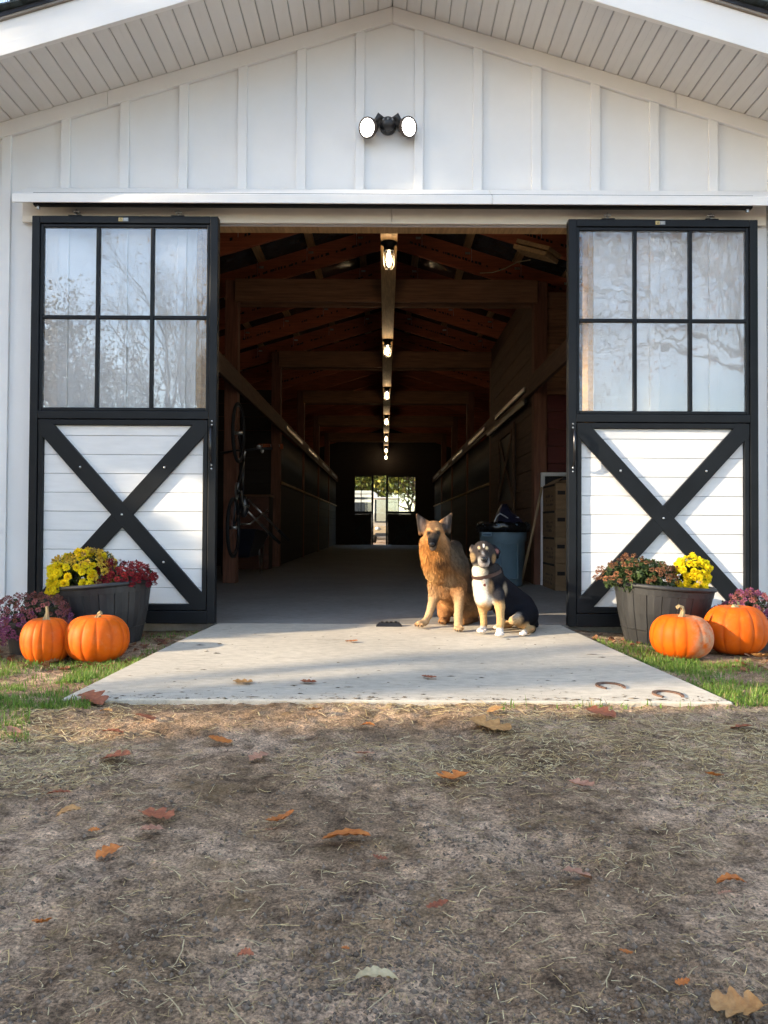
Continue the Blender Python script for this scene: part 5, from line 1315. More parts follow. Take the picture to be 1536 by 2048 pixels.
fur('fur', V, Fq, NR, AR, COLS, [(Zp(845, 500, 4.66), (.1, .1, .09), .004), (Zp(820, 800, 4.75), (.09, .12, .12), .009)], .0075, comb_b, 26000, sd_, FURM, seed=5, wdt=.0018, lift=.3,
    skip=[(nose_s, (.02, .03, .016)), (Zp(800, 463, 4.63), (.012, .03, .008)), (Zp(884, 460, 4.635), (.012, .03, .008))])
for e in ((801, 463, 4.634), (884, 460, 4.638)):
    MB().ball(Zp(*e), (zr_(12, 4.7), zr_(11, 4.7), zr_(7, 4.7)), 12, 8).build('eye', EYE, sd_, smooth=True)
MB().ball(nose_s + np.array([0, .006, 0]), (.0185, .014, .0155), 12, 8).build('nose', NOSE, sd_, smooth=True)
for sx in (-1, 1): MB().ball(nose_s + np.array([sx*.0075, -.0065, -.001]), (.0035, .003, .004), 8, 6).build('nostril', mat('nostril', (.002, .002, .002), .8), sd_, smooth=True)
# collar: a leather band round the neck with ring and tag
COLR = mat('brown_leather', (.05, .022, .016), .5, var=.3, scale=30, bump=.2, bscale=80)
nc = Zp(868, 662, 4.83); nx_ = np.array(Zp(905, 720, 4.88)) - np.array(Zp(858, 590, 4.79)); nx_ /= np.linalg.norm(nx_)
nx_ = np.array([.22, .18, -.95]); nx_ /= np.linalg.norm(nx_)
e1 = np.cross(nx_, [0, 1, 0]); e1 /= np.linalg.norm(e1); e2 = np.cross(nx_, e1)
ringp = []
from mathutils.bvhtree import BVHTree
bv = BVHTree.FromPolygons([tuple(p) for p in V], [tuple(f) for f in Fq.tolist()])
for t in np.linspace(0, 2*math.pi, 49):
    d = e1*math.cos(t) + e2*math.sin(t); far_ = Vector(nc + d*.3)
    hit = bv.ray_cast(Vector(nc), Vector(d), .3)
    ringp.append(np.array(hit[0]) + d*.004 if hit[0] is not None else nc + d*.07)
rp = np.array(ringp[:-1]); dist = np.linalg.norm(rp - nc, axis=1); dist = np.minimum(dist, .092)
for _ in range(4): dist = .5*dist + .25*np.roll(dist, 1) + .25*np.roll(dist, -1)
dd = (rp - nc)/np.linalg.norm(rp - nc, axis=1, keepdims=True); rp = nc + dd*(dist + .002)[:, None]
col_o = MB(); vs = []; fs = []
for p, d in zip(rp, dd):
    for a_, w_ in ((-.003, -.011), (.003, -.011), (.003, .011), (-.003, .011)): vs.append(p + d*a_ + nx_*w_)
n_ = len(rp); fs = [(i*4+k, i*4+(k+1) % 4, ((i+1) % n_)*4+(k+1) % 4, ((i+1) % n_)*4+k) for i in range(n_) for k in range(4)]
cl = col_o.add(vs, fs).build('collar', COLR, sd_, smooth=False)
fi = int(np.argmin(rp[:, 1])); fp = rp[fi] + np.array([-.004, -.006, -.012])
MB().tube([fp + np.array([.011*math.sin(t), 0, -.010 + .011*math.cos(t)]) for t in np.linspace(0, 2*math.pi, 17)], .0018, 6, cap=False).build('ring', CHROME, cl, smooth=True)
MB().lathe([(0, -.001), (.009, -.001), (.009, .001), (0, .001)], fp + np.array([.002, -.004, -.034]), 16, axis=(.1, 1, .2)).build('name_tag', mat('red_tag', (.14, .04, .03), .35, metal=.3), cl)
MB().bar(fp + np.array([0, -.006, .0]), fp + np.array([0, -.005, -.026]), .006, .002, up=(0, 1, 0)).build('tag_strap', mat('pale_strap', (.55, .42, .36), .5), cl)

# ================================================================ litter on the ground
STRAW = attr_mat('straw', rough=.7, spec=.3); CRUMB = attr_mat('soil_crumb', rough=.95, spec=.1, var=.25, scale=200)
GRASSM = attr_mat('grass_blade', rough=.55, spec=.3, trans=.3); LITM = attr_mat('dry_leaf_litter', rough=.75, spec=.2, trans=.15)
def off_slab(x, y, m=.0):
    l, r = slab_edges(y); return ~((x > l - m) & (x < r + m) & (y > 2.96 - m))
def visible_ground(n, y0, y1, rs, wide=1.08, pw=1.0):
    """points on the ground in the camera's field, denser near it so they stay even to the eye"""
    t = rs.random(n)**pw; y = 1/(1/y1 + (1/y0 - 1/y1)*t); x = (rs.random(n)*2 - 1)*.5*wide*y
    return x, y
def strands(name, x, y, ln, wd, col, rs, curl=.5, rise=.004):
    n = len(x); a = rs.random(n)*2*np.pi; k = rs.normal(0, curl, n); S = 5
    P = []
    px, py = x.copy(), y.copy(); ang = a.copy()
    for i in range(S):
        P.append((px.copy(), py.copy())); px = px + np.cos(ang)*ln/(S-1); py = py + np.sin(ang)*ln/(S-1); ang = ang + k/(S-1)
    tilt = np.abs(rs.normal(0, .10, n)); VV = []
    bend = rs.uniform(-.15, .15, n)
    for i, (qx, qy) in enumerate(P):
        z = gz(qx, qy) + rise + tilt*ln*(i/(S-1))*.5
        dx, dy = -np.sin(a + k*i/(S-1)), np.cos(a + k*i/(S-1)); w = wd*(1 - .35*i/(S-1))*.5
        VV.append(np.stack([qx - dx*w, qy - dy*w, z], -1)); VV.append(np.stack([qx, qy, z + w*.8], -1)); VV.append(np.stack([qx + dx*w, qy + dy*w, z], -1))
    VV = np.stack(VV, 1).reshape(-1, 3); b = np.arange(n)[:, None]*(3*S); F4 = []
    for i in range(S-1):
        for c in (0, 1): F4.append(b + [3*i+c, 3*i+c+1, 3*i+c+4, 3*i+c+3])
    me = np_mesh(name, VV, np.concatenate(F4), STRAW, np.repeat(col, 3*S, 0), smooth=False); return me
rs = np.random.default_rng(21)
# straw and hay: patches, thickest in a band in front of the slab
x, y = visible_ground(120000, .98, 3.0, rs, pw=1.2); d = fbm(x*2.0, y*2.6, 71, 3) + .9*np.exp(-((y - 2.45)/.42)**2)*(.6 + fbm(x*1.2, y*2, 75, 2)) + .22*np.exp(-((y - 1.75)/.22)**2) - .10 - .16*np.clip((2.1 - y)/.6, 0, 1)
keep = (rs.random(len(x)) < np.clip(d*1.0 + .02, .03, .9)) & off_slab(x, y, .02); x, y = x[keep], y[keep]
n = len(x); pick = rs.random((n, 1)); c = np.where(pick < .5, np.array([[.46, .33, .15]]), np.where(pick < .74, np.array([[.20, .135, .07]]), np.array([[.62, .50, .28]])))*rs.uniform(.6, 1.25, (n, 1))
o = link('straw', strands('straw', x, y, rs.gamma(2.6, .009, n).clip(.006, .10)*(.4 + .27*y), rs.uniform(.0007, .0017, n)*(.45 + .6*y), c, rs, curl=.22)); tag(o, 'loose straw strewn over the dirt before the slab', 'straw', kind='stuff')
x, y = visible_ground(150, 1.0, 2.9, rs, pw=1.3); keep = off_slab(x, y, .05); x, y = x[keep], y[keep]; n = len(x)
c = np.where(rs.random((n, 1)) < .7, np.array([[.42, .33, .19]]), np.array([[.30, .21, .11]]))*rs.uniform(.8, 1.15, (n, 1))
o = link('straw', strands('long_straw', x, y, rs.uniform(.03, .10, n)*(.5 + .25*y), rs.uniform(.0014, .0026, n), c, rs, curl=.15, rise=.008)); tag(o, 'longer pale straw stalks lying on the dirt', 'straw', kind='stuff')
# crumbs of soil and wood chips
x, y = visible_ground(26000, .98, 3.6, rs); keep = (rs.random(len(x)) < np.clip(.55 + 1.4*fbm(x*3, y*3, 91, 3), .1, 1)) & off_slab(x, y, .0); x, y = x[keep], y[keep]; n = len(x)
r = rs.gamma(2.2, .0012, n).clip(.0010, .007); oc = np.array([[1,0,0],[-1,0,0],[0,1,0],[0,-1,0],[0,0,1],[0,0,-1]], float)
VV = oc[None]*r[:, None, None]*rs.uniform(.55, 1.35, (n, 6, 3)) + np.stack([x, y, gz(x, y) + r*.05], -1)[:, None]
f8 = np.array([[0,2,4],[2,1,4],[1,3,4],[3,0,4],[2,0,5],[1,2,5],[3,1,5],[0,3,5]]); Fc = (np.arange(n)[:, None, None]*6 + f8[None]).reshape(-1, 3)
c = np.array([[.18, .138, .105]])*rs.uniform(.65, 1.35, (n, 1)); pale_ = (rs.random(n) < .02) & (r < .0035); c[pale_] = np.array([.42, .36, .28])
o = link('soil_crumbs', np_mesh('soil_crumbs', VV.reshape(-1, 3), Fc, CRUMB, np.repeat(c, 6, 0))); tag(o, 'crumbs of soil and wood chips scattered on the dirt', 'soil crumbs', kind='stuff')
# specks of mud and chaff on the slab
n = 800; y = np.where(rs.random(n) < .4, 1/(1/5.15 + (1/2.98 - 1/5.15)*rs.random(n)), 2.962 + rs.exponential(.035, n)); y = np.minimum(y, 5.1); l, r_ = slab_edges(y); x = l + .01 + (r_ - l - .02)*rs.random(n); r = rs.gamma(1.3, .0018, n).clip(.0012, .010)
VV = oc[None]*r[:, None, None]*rs.uniform(.4, 1.6, (n, 6, 3)); VV[..., 0] *= rs.uniform(.8, 3.0, (n, 1)); VV[..., 2] *= .3; VV = VV + np.stack([x, y, np.full(n, .001)], -1)[:, None]; VV[..., 2] = np.maximum(VV[..., 2], .0004)
Fc = (np.arange(n)[:, None, None]*6 + f8[None]).reshape(-1, 3); c = np.array([[.10, .08, .06]])*rs.uniform(.5, 2.2, (n, 1))
o = link('slab_specks', np_mesh('slab_specks', VV.reshape(-1, 3), Fc, CRUMB, np.repeat(c, 6, 0))); tag(o, 'specks of mud and chaff on the concrete slab', 'mud specks', kind='stuff')
# grass beside the slab
def grass(name, regions, n, label, seed):
    rs = np.random.default_rng(seed); X = []; Y = []
    for (px0, px1, py0, py1, w) in regions:
        m = int(n*w); px = rs.uniform(px0, px1, m); py = py0 + (py1 - py0)*rs.random(m)
        for a, b in zip(px, py):
            q = gnd(a, b, -.05); X.append(q.x); Y.append(q.y)
    X = np.array(X); Y = np.array(Y)
    k = off_slab(X, Y, .015) & (rs.random(len(X)) < np.clip(.55 + 1.9*fbm(X*5, Y*4, 101, 3), .02, 1)) & (Y < 5.1)
    X, Y = X[k], Y[k]; n = len(X); a = rs.random(n)*2*np.pi; h = rs.gamma(5, .0047, n).clip(.01, .06); lean = rs.uniform(.15, .9, n); w = rs.uniform(.0012, .0026, n)
    z = gz(X, Y) - .004; dx, dy = np.cos(a), np.sin(a); VV = []
    for t, ww in ((0, 1.0), (.5, .85), (1, 0)):
        qx = X + dx*h*lean*t*t*.8; qy = Y + dy*h*lean*t*t*.8; qz = z + h*(t - .25*lean*t*t)
        if ww: VV += [np.stack([qx - dy*w*ww, qy + dx*w*ww, qz], -1), np.stack([qx + dy*w*ww, qy - dx*w*ww, qz], -1)]
        else: VV += [np.stack([qx, qy, qz], -1)]
    VV = np.stack(VV, 1).reshape(-1, 3); b = np.arange(n)[:, None]*5
    F3 = np.concatenate([b + [0, 1, 3], b + [0, 3, 2], b + [2, 3, 4]])
    p_ = rs.random((n, 1)); c = np.where(p_ < .62, np.array([[.13, .235, .035]]), np.where(p_ < .88, np.array([[.19, .28, .05]]), np.array([[.30, .24, .11]])))*rs.uniform(.65, 1.3, (n, 1))
    o = link('grass', np_mesh(name, VV, F3, GRASSM, np.repeat(c, 5, 0))); tag(o, label, 'grass', kind='stuff')
grass('grass_left', [(-60, 330, 1322, 1400, .45), (-60, 180, 1350, 1440, .4), (-60, 60, 1440, 1500, .03), (280, 420, 1265, 1320, .05)], 34000, 'green grass along the left side of the slab', 31)
grass('grass_right', [(1180, 1400, 1285, 1345, .30), (1280, 1600, 1325, 1400, .4), (1380, 1600, 1370, 1430, .25), (1000, 1500, 1405, 1440, .05)], 30000, 'green grass along the right side of the slab', 32)
# dry leaf litter in the beds by the doors
def oak_leaf(L, wdt, seed, lobed=True, curl=.5, fold=.4):
    rs = random.Random(seed); N = 22; vs = []; fs = []; ph = rs.uniform(-.2, .2)
    for i in range(N):
        t = i/(N-1); e = math.sin(math.pi*min(max(t, .0), 1))**.55
        lob = (.30 + .70*abs(math.cos(math.pi*(3.4*t + .15 + ph)))**.8) if lobed else (1 + .06*math.sin(t*30))
        wl = wdt*.5*e*lob*rs.uniform(.9, 1.1) + .0008; wr = wdt*.5*e*lob*rs.uniform(.9, 1.1) + .0008
        if lobed and t < .12: wl = wr = .0012
        ang = curl*(t - .5)*2.2; x = L*(t - .5) if abs(curl) < .05 else L/(curl*2.2)*math.sin(ang); z = 0 if abs(curl) < .05 else L/(curl*2.2)*(1 - math.cos(ang))
        for s, f in ((-wl, 1), (-wl*.5, .42), (0, 0), (wr*.5, .42), (wr, 1)):
            zz = z + fold*abs(s)*f + .0015*math.sin(s*400 + i*1.3 + seed)*(abs(s) > .004); vs.append((x + abs(s)*.35*lobed, s, zz))
    for i in range(N-1):
        for k in range(4): fs.append((i*5+k, i*5+k+1, (i+1)*5+k+1, (i+1)*5+k))
    return vs, fs
m = MB(); rr = random.Random(3)
def litter(regions, n):
    for _ in range(n):
        px0, px1, py0, py1 = rr.choice(regions); q = gnd(rr.uniform(px0, px1), rr.uniform(py0, py1), -.05)
        if not off_slab(np.array([q.x]), np.array([q.y]), .05)[0] or q.y > 5.08: continue
        vs, fs = oak_leaf(rr.uniform(.03, .065), rr.uniform(.02, .04), rr.randint(0, 999), rr.random() < .6, rr.uniform(-.9, .9), rr.uniform(-.3, .7))
        M_ = Matrix.Translation((q.x, q.y, float(gz(q.x, q.y)) + .012)) @ Matrix.Rotation(rr.uniform(0, 6.28), 4, 'Z') @ Matrix.Rotation(rr.uniform(-.5, .5), 4, 'X') @ Matrix.Rotation(rr.uniform(-.4, .4), 4, 'Y')
        c = rr.choice([(.17, .07, .035), (.24, .11, .055), (.12, .05, .03), (.30, .17, .09), (.20, .075, .04)])
        m.add([M_ @ Vector(v) for v in vs], fs, c)
litter([(-40, 320, 1275, 1335), (20, 320, 1300, 1340), (250, 420, 1255, 1300)], 150); litter([(1160, 1330, 1260, 1300), (1290, 1560, 1300, 1345), (1480, 1600, 1290, 1350)], 70)
o = m.build('leaf_litter', LITM); tag(o, 'dry brown leaf litter in the beds under the pumpkins', 'leaf litter', kind='stuff')
# dry straw on the beds
x = np.concatenate([rs.uniform(-2.4, -1.1, 900), rs.uniform(1.1, 2.4, 1300)]); y = rs.uniform(3.1, 5.1, len(x)); k = off_slab(x, y, .01); x, y = x[k], y[k]; n = len(x)
c = np.where(rs.random((n, 1)) < .5, np.array([[.40, .30, .16]]), np.array([[.22, .15, .08]]))*rs.uniform(.7, 1.2, (n, 1))
o = link('straw', strands('bed_straw', x, y, rs.gamma(3, .016, n).clip(.015, .13), rs.uniform(.001, .0022, n), c, rs, rise=.006)); tag(o, 'dry grass stalks lying in the beds beside the slab', 'dry grass', kind='stuff')

# ---- the leaves one can count
def leaf_mat(name, c, c2): return mat(name, c, .6, var=.25, scale=60, col2=c2, bump=.3, bscale=120, rand=.12)
LO = leaf_mat('orange_leaf', (.46, .12, .018), (.58, .20, .035)); LR = leaf_mat('russet_leaf', (.26, .07, .03), (.38, .12, .05)); LP = leaf_mat('pinkish_leaf', (.38, .16, .09), (.50, .26, .16))
LT = leaf_mat('tan_leaf', (.40, .18, .05), (.54, .30, .11)); LC = leaf_mat('cream_leaf', (.46, .36, .19), (.60, .48, .28))
LV = [(180, 1404, 62, LR, 1, 'large russet oak leaf propped on the slab\'s left front corner', .6),
 (212, 1428, 24, LT, 0, 'small tan leaf just in front of the slab\'s left corner', .6), (285, 1440, 46, LR, 1, 'russet leaf in the straw, second row in front of the slab, left', .3),
 (226, 1470, 36, LR, 0, 'narrow russet leaf left, in front of the slab corner', .4), (236, 1520, 58, LR, 1, 'pointed lobed russet leaf on the left dirt', .3), (440, 1488, 42, LO, 0, 'oval orange leaf in the straw left of centre', .3),
 (520, 1520, 38, LP, 1, 'pale pink lobed leaf left of centre in the straw', .3), (630, 1425, 32, LT, 1, 'tan leaf close to the slab edge, left of centre', .4), (735, 1457, 25, LO, 0, 'small bright orange leaf near the slab edge at centre', .7),
 (728, 1514, 36, LP, 1, 'flat pinkish leaf on bare dirt below the slab centre', .15), (975, 1458, 80, LT, 1, 'largest amber oak leaf near the slab, right of centre', .4), (990, 1425, 30, LT, 0, 'little tan leaf behind the largest amber oak leaf', .3),
 (1200, 1432, 56, LR, 1, 'long russet leaf by the slab edge below the horseshoes', .3), (910, 1563, 60, LO, 1, 'curled red orange oak leaf right of centre on the dirt', .6), (1160, 1577, 46, LP, 1, 'pale pink leaf with a bent stalk on the right dirt', .5),
 (1425, 1558, 35, LO, 1, 'orange leaf far right on the dirt, level with the curled oak leaf', .4), (1485, 1460, 38, LR, 1, 'flat russet leaf at the far right below the grass', .2), (135, 1635, 42, LT, 0, 'curled amber leaf at the left, midway down the dirt', .8),
 (188, 1670, 18, LO, 0, 'tiny orange leaf right of the curled amber one', .5), (312, 1640, 60, LR, 1, 'broad russet oak leaf lying on a pink one', .4), (305, 1668, 42, LP, 1, 'pink lobed leaf under the broad russet leaf', .3), (562, 1648, 52, LO, 0, 'crumpled orange leaf just left of centre', .7),
 (541, 1670, 22, LP, 0, 'small pink leaf beside the crumpled orange one', .5), (692, 1684, 82, LO, 0, 'long oval orange leaf at the centre of the dirt', .5), (760, 1728, 27, LR, 0, 'small russet leaf right of the long oval orange leaf', .5),
 (218, 1713, 44, LO, 1, 'thin orange leaf lying flat at the left', .25), (1152, 1760, 56, LP, 1, 'salmon lobed leaf right of centre, low in the picture', .5), (1462, 1776, 50, LO, 0, 'glossy folded orange leaf at the far right edge', 1.0),
 (1450, 1797, 24, LP, 0, 'pale leaf tucked under the glossy folded orange leaf', .3), (84, 1858, 42, LO, 0, 'wrinkled orange leaf at the lower left', .6), (1254, 1920, 27, LO, 1, 'small five-pointed orange leaf at the lower right', .4),
 (1365, 1980, 26, LO, 0, 'small orange leaf with a dark stalk at the lower right', .5), (755, 1970, 74, LC, 0, 'torn cream coloured leaf at the bottom centre', .6), (1480, 2030, 92, LT, 1, 'big tan leaf cut by the lower right corner', .5),
 (490, 1925, 30, LR, 0, 'russet leaf standing on edge at the lower left of centre', 1.2), (690, 1910, 16, LO, 0, 'tiny rust leaf above the torn cream leaf', .4), (875, 1822, 38, LR, 0, 'dull russet leaf half buried near the bottom centre', .2),
 (115, 1595, 42, LR, 0, 'dark narrow leaf at the left edge of the straw', .4), (488, 1366, 40, LT, 1, 'dried tan leaf on the slab near its front left', .2), (619, 1366, 32, LR, 1, 'russet lobed leaf on the slab left of centre', .3), (858, 1356, 28, LR, 0, 'brown leaf on the slab right of centre', .3),
 (703, 1284, 24, LO, 0, 'small orange leaf on the slab before the door guide', .3), (1528, 1318, 40, LT, 1, 'curled tan leaf under the rightmost pumpkin', .8), (28, 1468, 34, LP, 0, 'pinkish leaf at the left picture edge below the grass', .3)]
for i, (px, py, sz, lm, lob, lb, cu) in enumerate(LV):
    on = py < 1395 and 130 < px < 1460
    q = gnd(px, py, .004 if on else -.035)
    if not on:
        for _ in range(4): q = gnd(px, py, float(gz(q.x, q.y)) + .006)
    L = sz*q.y/F*1.22; r_ = random.Random(i*7 + 1)
    vs, fs = oak_leaf(L, L*(.72 if lob else .46), i, bool(lob), cu*r_.choice((-.5, .7)) if not on else .15, .35*cu + .08)
    me = MB().add(vs, fs).mesh('fallen_leaf', lm, smooth=True)
    zmin = min(v[2] for v in vs)
    o = link('fallen_leaf', me, None, loc=q + Vector((0, 0, (.011 if not on else .004) - zmin*.8)), rot=(r_.uniform(-.25, .35) if not on else 0, r_.uniform(-.3, .3) if not on else 0, r_.uniform(-.6, .6) + r_.choice((0, math.pi))))
    tag(o, lb, 'leaf', 'fallen leaves')

# ================================================================ trees
BARK = mat('tree_bark', (.10, .075, .055), .9, var=.4, scale=12, stretch=(4, 4, 1), bump=.6, bscale=30)
LEAFT = attr_mat('tree_leaf', rough=.6, spec=.3, trans=.3)
def make_tree(name, base, H, label, seed, leaves=6000, cols=(((.22, .09, .03), .5), ((.30, .17, .05), .5)), r0=.16, first=.35, spread=.62, depth=5, leaf=.05, droop=.0, group='trees round the yard', scatter=.28, thin=.72, nk=(3, 4), straight=.55):
    rs = random.Random(seed); segs = []; tips = []
    def grow(p, d, ln, r, lev):
        n = 4 if lev < 2 else 3; q = p; dd = d
        for i in range(n):
            dd = (dd + Vector((rs.gauss(0, .12), rs.gauss(0, .12), rs.gauss(0, .08) + .05 - droop*lev*.05))).normalized(); e = q + dd*(ln/n); ra = r*(1 - .45*i/n); rb = r*(1 - .45*(i+1)/n)
            segs.append((q, e, ra, rb, 7 if lev < 2 else (4 if lev < 4 else 3))); q = e
            if lev >= depth - 2: tips.append((q, lev))
        if lev >= depth: return
        for k in range(rs.randint(*nk)):
            ax = dd.orthogonal().normalized(); ax.rotate(Matrix.Rotation(rs.uniform(0, 6.283), 3, dd)); sp = spread*rs.uniform(.7, 1.35)
            nd = (dd*math.cos(sp) + ax*math.sin(sp) + Vector((0, 0, .10 - droop*.2))).normalized()
            st = q if k == 0 else p.lerp(q, rs.uniform(.45, 1.0)); grow(st, nd, ln*rs.uniform(.6, thin + .1), r*.55*rs.uniform(.75, 1.1), lev + 1)
    b = Vector(base); root = empty(name, b, label, 'tree', group)
    q = b + Vector((0, 0, -.15)); nT = 5; top = H*first; d = Vector((rs.gauss(0, .04), rs.gauss(0, .04), 1)).normalized()
    for i in range(nT):
        e = q + (d + Vector((rs.gauss(0, .03), rs.gauss(0, .03), 0)))*(top/nT); segs.append((q, e, r0*(1.25 if i == 0 else 1 - .06*i), r0*(1 - .06*(i+1)), 10)); q = e
    for k in range(rs.randint(4, 5)):
        a = 6.283*k/4.5 + rs.uniform(-.4, .4); nd = Vector((math.cos(a)*(1-straight), math.sin(a)*(1-straight), straight)).normalized()
        grow(q - Vector((0, 0, top*.18*rs.random())), nd, (H - top)*.42*rs.uniform(.8, 1.1), r0*.62, 1)
    grow(q, Vector((rs.gauss(0, .1), rs.gauss(0, .1), 1)).normalized(), (H - top)*.45, r0*.7, 1)
    A = np.array([tuple(s[0]) for s in segs]); B_ = np.array([tuple(s[1]) for s in segs]); Ra = np.array([s[2] for s in segs]); Rb = np.array([s[3] for s in segs])
    D = B_ - A; D /= np.maximum(np.linalg.norm(D, axis=1, keepdims=True), 1e-9)
    U = np.cross(D, np.where(np.abs(D[:, 2:3]) > .9, [[1, 0, 0]], [[0, 0, 1]])); U /= np.linalg.norm(U, axis=1, keepdims=True); Wv = np.cross(D, U); n = 6
    ang = np.arange(n)*2*np.pi/n; circ = U[:, None]*np.cos(ang)[None, :, None] + Wv[:, None]*np.sin(ang)[None, :, None]
    V = np.concatenate([A[:, None] + circ*np.maximum(Ra, .004)[:, None, None], B_[:, None] + circ*np.maximum(Rb, .003)[:, None, None]], 1) - np.array(b)
    k = np.arange(len(A))[:, None, None]*(2*n); i = np.arange(n)
    q4 = np.stack([i, (i+1) % n, (i+1) % n + n, i + n], -1)[None]; Fq = (k + q4).reshape(-1, 4)
    link('trunk', np_mesh('trunk', V.reshape(-1, 3), Fq, BARK, smooth=True), root)
    if leaves:
        g = np.random.default_rng(seed); T = np.array([tuple(t[0]) for t in tips]); j = g.integers(0, len(T), leaves)
        P = T[j] + g.normal(0, scatter, (leaves, 3)) - np.array(b); a = g.normal(size=(leaves, 3)); a /= np.linalg.norm(a, axis=1, keepdims=True); c = np.cross(a, g.normal(size=(leaves, 3))); c /= np.linalg.norm(c, axis=1, keepdims=True)
        s = leaf*g.uniform(.6, 1.35, (leaves, 1)); V = np.stack([P - a*s, P + c*s*.5 - a*s*.1, P + a*s, P - c*s*.5 - a*s*.1], 1).reshape(-1, 3)
        w = np.array([x[1] for x in cols]); ci = g.choice(len(cols), leaves, p=w/w.sum()); cc = np.array([x[0] for x in cols])[ci]*g.uniform(.6, 1.35, (leaves, 1))
        link('crown', np_mesh('crown', V, np.arange(leaves*4).reshape(-1, 4), LEAFT, np.repeat(cc, 4, 0)), root)['kind'] = 'stuff'
    return root
def evergreen(base, H, R, label, seed, n=24000, col=(.035, .06, .03), group='trees round the yard'):
    g = np.random.default_rng(seed); b = Vector(base); root = empty('evergreen_tree', b, label, 'tree', group)
    MB().tube([b + Vector((0, 0, -.2)), b + Vector((0, 0, H*.5)), b + Vector((0, 0, H*.97))], [.2, .12, .02], 10).build('trunk', BARK, root, smooth=True)
    lim = MB()
    for k in range(90):
        t = .06 + .9*k/90; a = k*2.4; r = R*(1 - t)**.75*g.uniform(.75, 1.0); z = H*t
        lim.tube([b + Vector((0, 0, z)), b + Vector((r*.5*math.cos(a), r*.5*math.sin(a), z - .05*r)), b + Vector((r*math.cos(a), r*math.sin(a), z + .05*r))], [.03*(1-t) + .008, .015, .005], 4)
    lim.build('limbs', BARK, root)
    t = 1 - np.sqrt(g.random(n)*.97); a = g.random(n)*2*np.pi; r = R*(1 - t)**.75*(.25 + .75*g.random(n)**.5)*(1 + .18*np.sin(a*5 + t*40))
    P = np.stack([r*np.cos(a), r*np.sin(a), H*(.03 + t*.97)], -1); d = np.stack([np.cos(a), np.sin(a), -.2 + 0*a], -1) + g.normal(0, .45, (n, 3)); d /= np.linalg.norm(d, axis=1, keepdims=True)
    c = np.cross(d, g.normal(size=(n, 3))); c /= np.linalg.norm(c, axis=1, keepdims=True); s = g.uniform(.12, .26, (n, 1))
    V = np.stack([P - d*s, P + c*s*.35, P + d*s, P - c*s*.35], 1).reshape(-1, 3); cc = np.array(col)*g.uniform(.5, 1.6, (n, 1))
    link('crown', np_mesh('crown', V, np.arange(n*4).reshape(-1, 4), LEAFT, np.repeat(cc, 4, 0)), root)['kind'] = 'stuff'
    return root
def up(t, n): return (SUN_DX*t - SUN_DY*n, SUN_DY*t + SUN_DX*n, -.05)      # t metres towards the sun, n metres across the beam
BRN = (((.20, .085, .035), .5), ((.28, .14, .05), .3), ((.13, .10, .03), .2))
# unseen trees added to the left, outside the picture: these shade the yard and the left half of the gable
evergreen(up(13, .1), 11, 3.3, 'dense dark evergreen added left of the yard for its shade, outside the picture', 1, 30000)
evergreen(up(15, 3.6), 12, 3.2, 'second dense evergreen added left of the yard for its shade, outside the picture', 2, 26000)
evergreen(up(9.5, -7.74), 13, 3.3, 'tall evergreen near the barn\'s left corner, outside the picture', 3, 30000)
make_tree('oak_tree', up(21, -5.6), 15.5, 'tall oak with brown leaves added left of the yard to shade the gable, outside the picture', 4, leaves=24000, cols=BRN, r0=.2, first=.64, depth=5, leaf=.12, scatter=.5)
make_tree('oak_tree', up(19, -3.5), 8.5, 'slender bare oak added farther left of the yard for a shadow band, outside the picture', 5, leaves=0, cols=BRN, r0=.14, first=.72, depth=3, straight=.8)
# behind the photographer: mirrored in the door panes
make_tree('oak_tree', (-8.5, -22, -.05), 10.5, 'bare branched oak mirrored in the left door panes', 6, leaves=2600, cols=BRN, r0=.2, first=.25, depth=6, leaf=.07, spread=.55)
make_tree('oak_tree', (-14.5, -27, -.05), 12, 'leafy oak mirrored at the left of the left door panes', 7, leaves=9000, cols=(((.10, .085, .03), .6), ((.17, .10, .035), .4)), r0=.24, first=.25, depth=5, leaf=.10)
make_tree('oak_tree', (14.0, -11.5, -.05), 14.5, 'near oak with red brown leaves mirrored in the right door panes', 8, leaves=9000, cols=(((.26, .10, .055), .6), ((.34, .18, .09), .4)), r0=.26, first=.22, depth=6, leaf=.065, droop=.5, straight=.42, scatter=.2)
make_tree('oak_tree', (5.2, -24, -.05), 10, 'bare tree mirrored low in the right door panes', 9, leaves=500, cols=BRN, r0=.16, first=.3, depth=6, leaf=.05)
# beside and beyond the barn
make_tree('oak_tree', (-10.0, 17.5, -.05), 15.5, 'tree with reddish leaves rising over the roof at the upper left', 10, leaves=9000, cols=(((.30, .09, .06), .6), ((.36, .17, .09), .4)), r0=.22, first=.3, depth=6, leaf=.065, scatter=.2)
GRN = (((.13, .16, .03), .5), ((.22, .20, .04), .35), ((.07, .10, .02), .15))
for i, (x_, y_, h_, lb) in enumerate(((-4.5, 50, 9, 'yellow green tree beyond the far doors, left'), (1.8, 46, 9, 'yellow green tree beyond the far doors, centre'), (4.6, 41, 8, 'yellow green tree beyond the far doors, right'))):
    make_tree('shade_tree', (x_, y_, -.05), h_, lb, 20 + i, leaves=16000, cols=GRN, r0=.18, first=.10, depth=5, leaf=.14, scatter=.45, straight=.3, group='trees beyond the far doors')

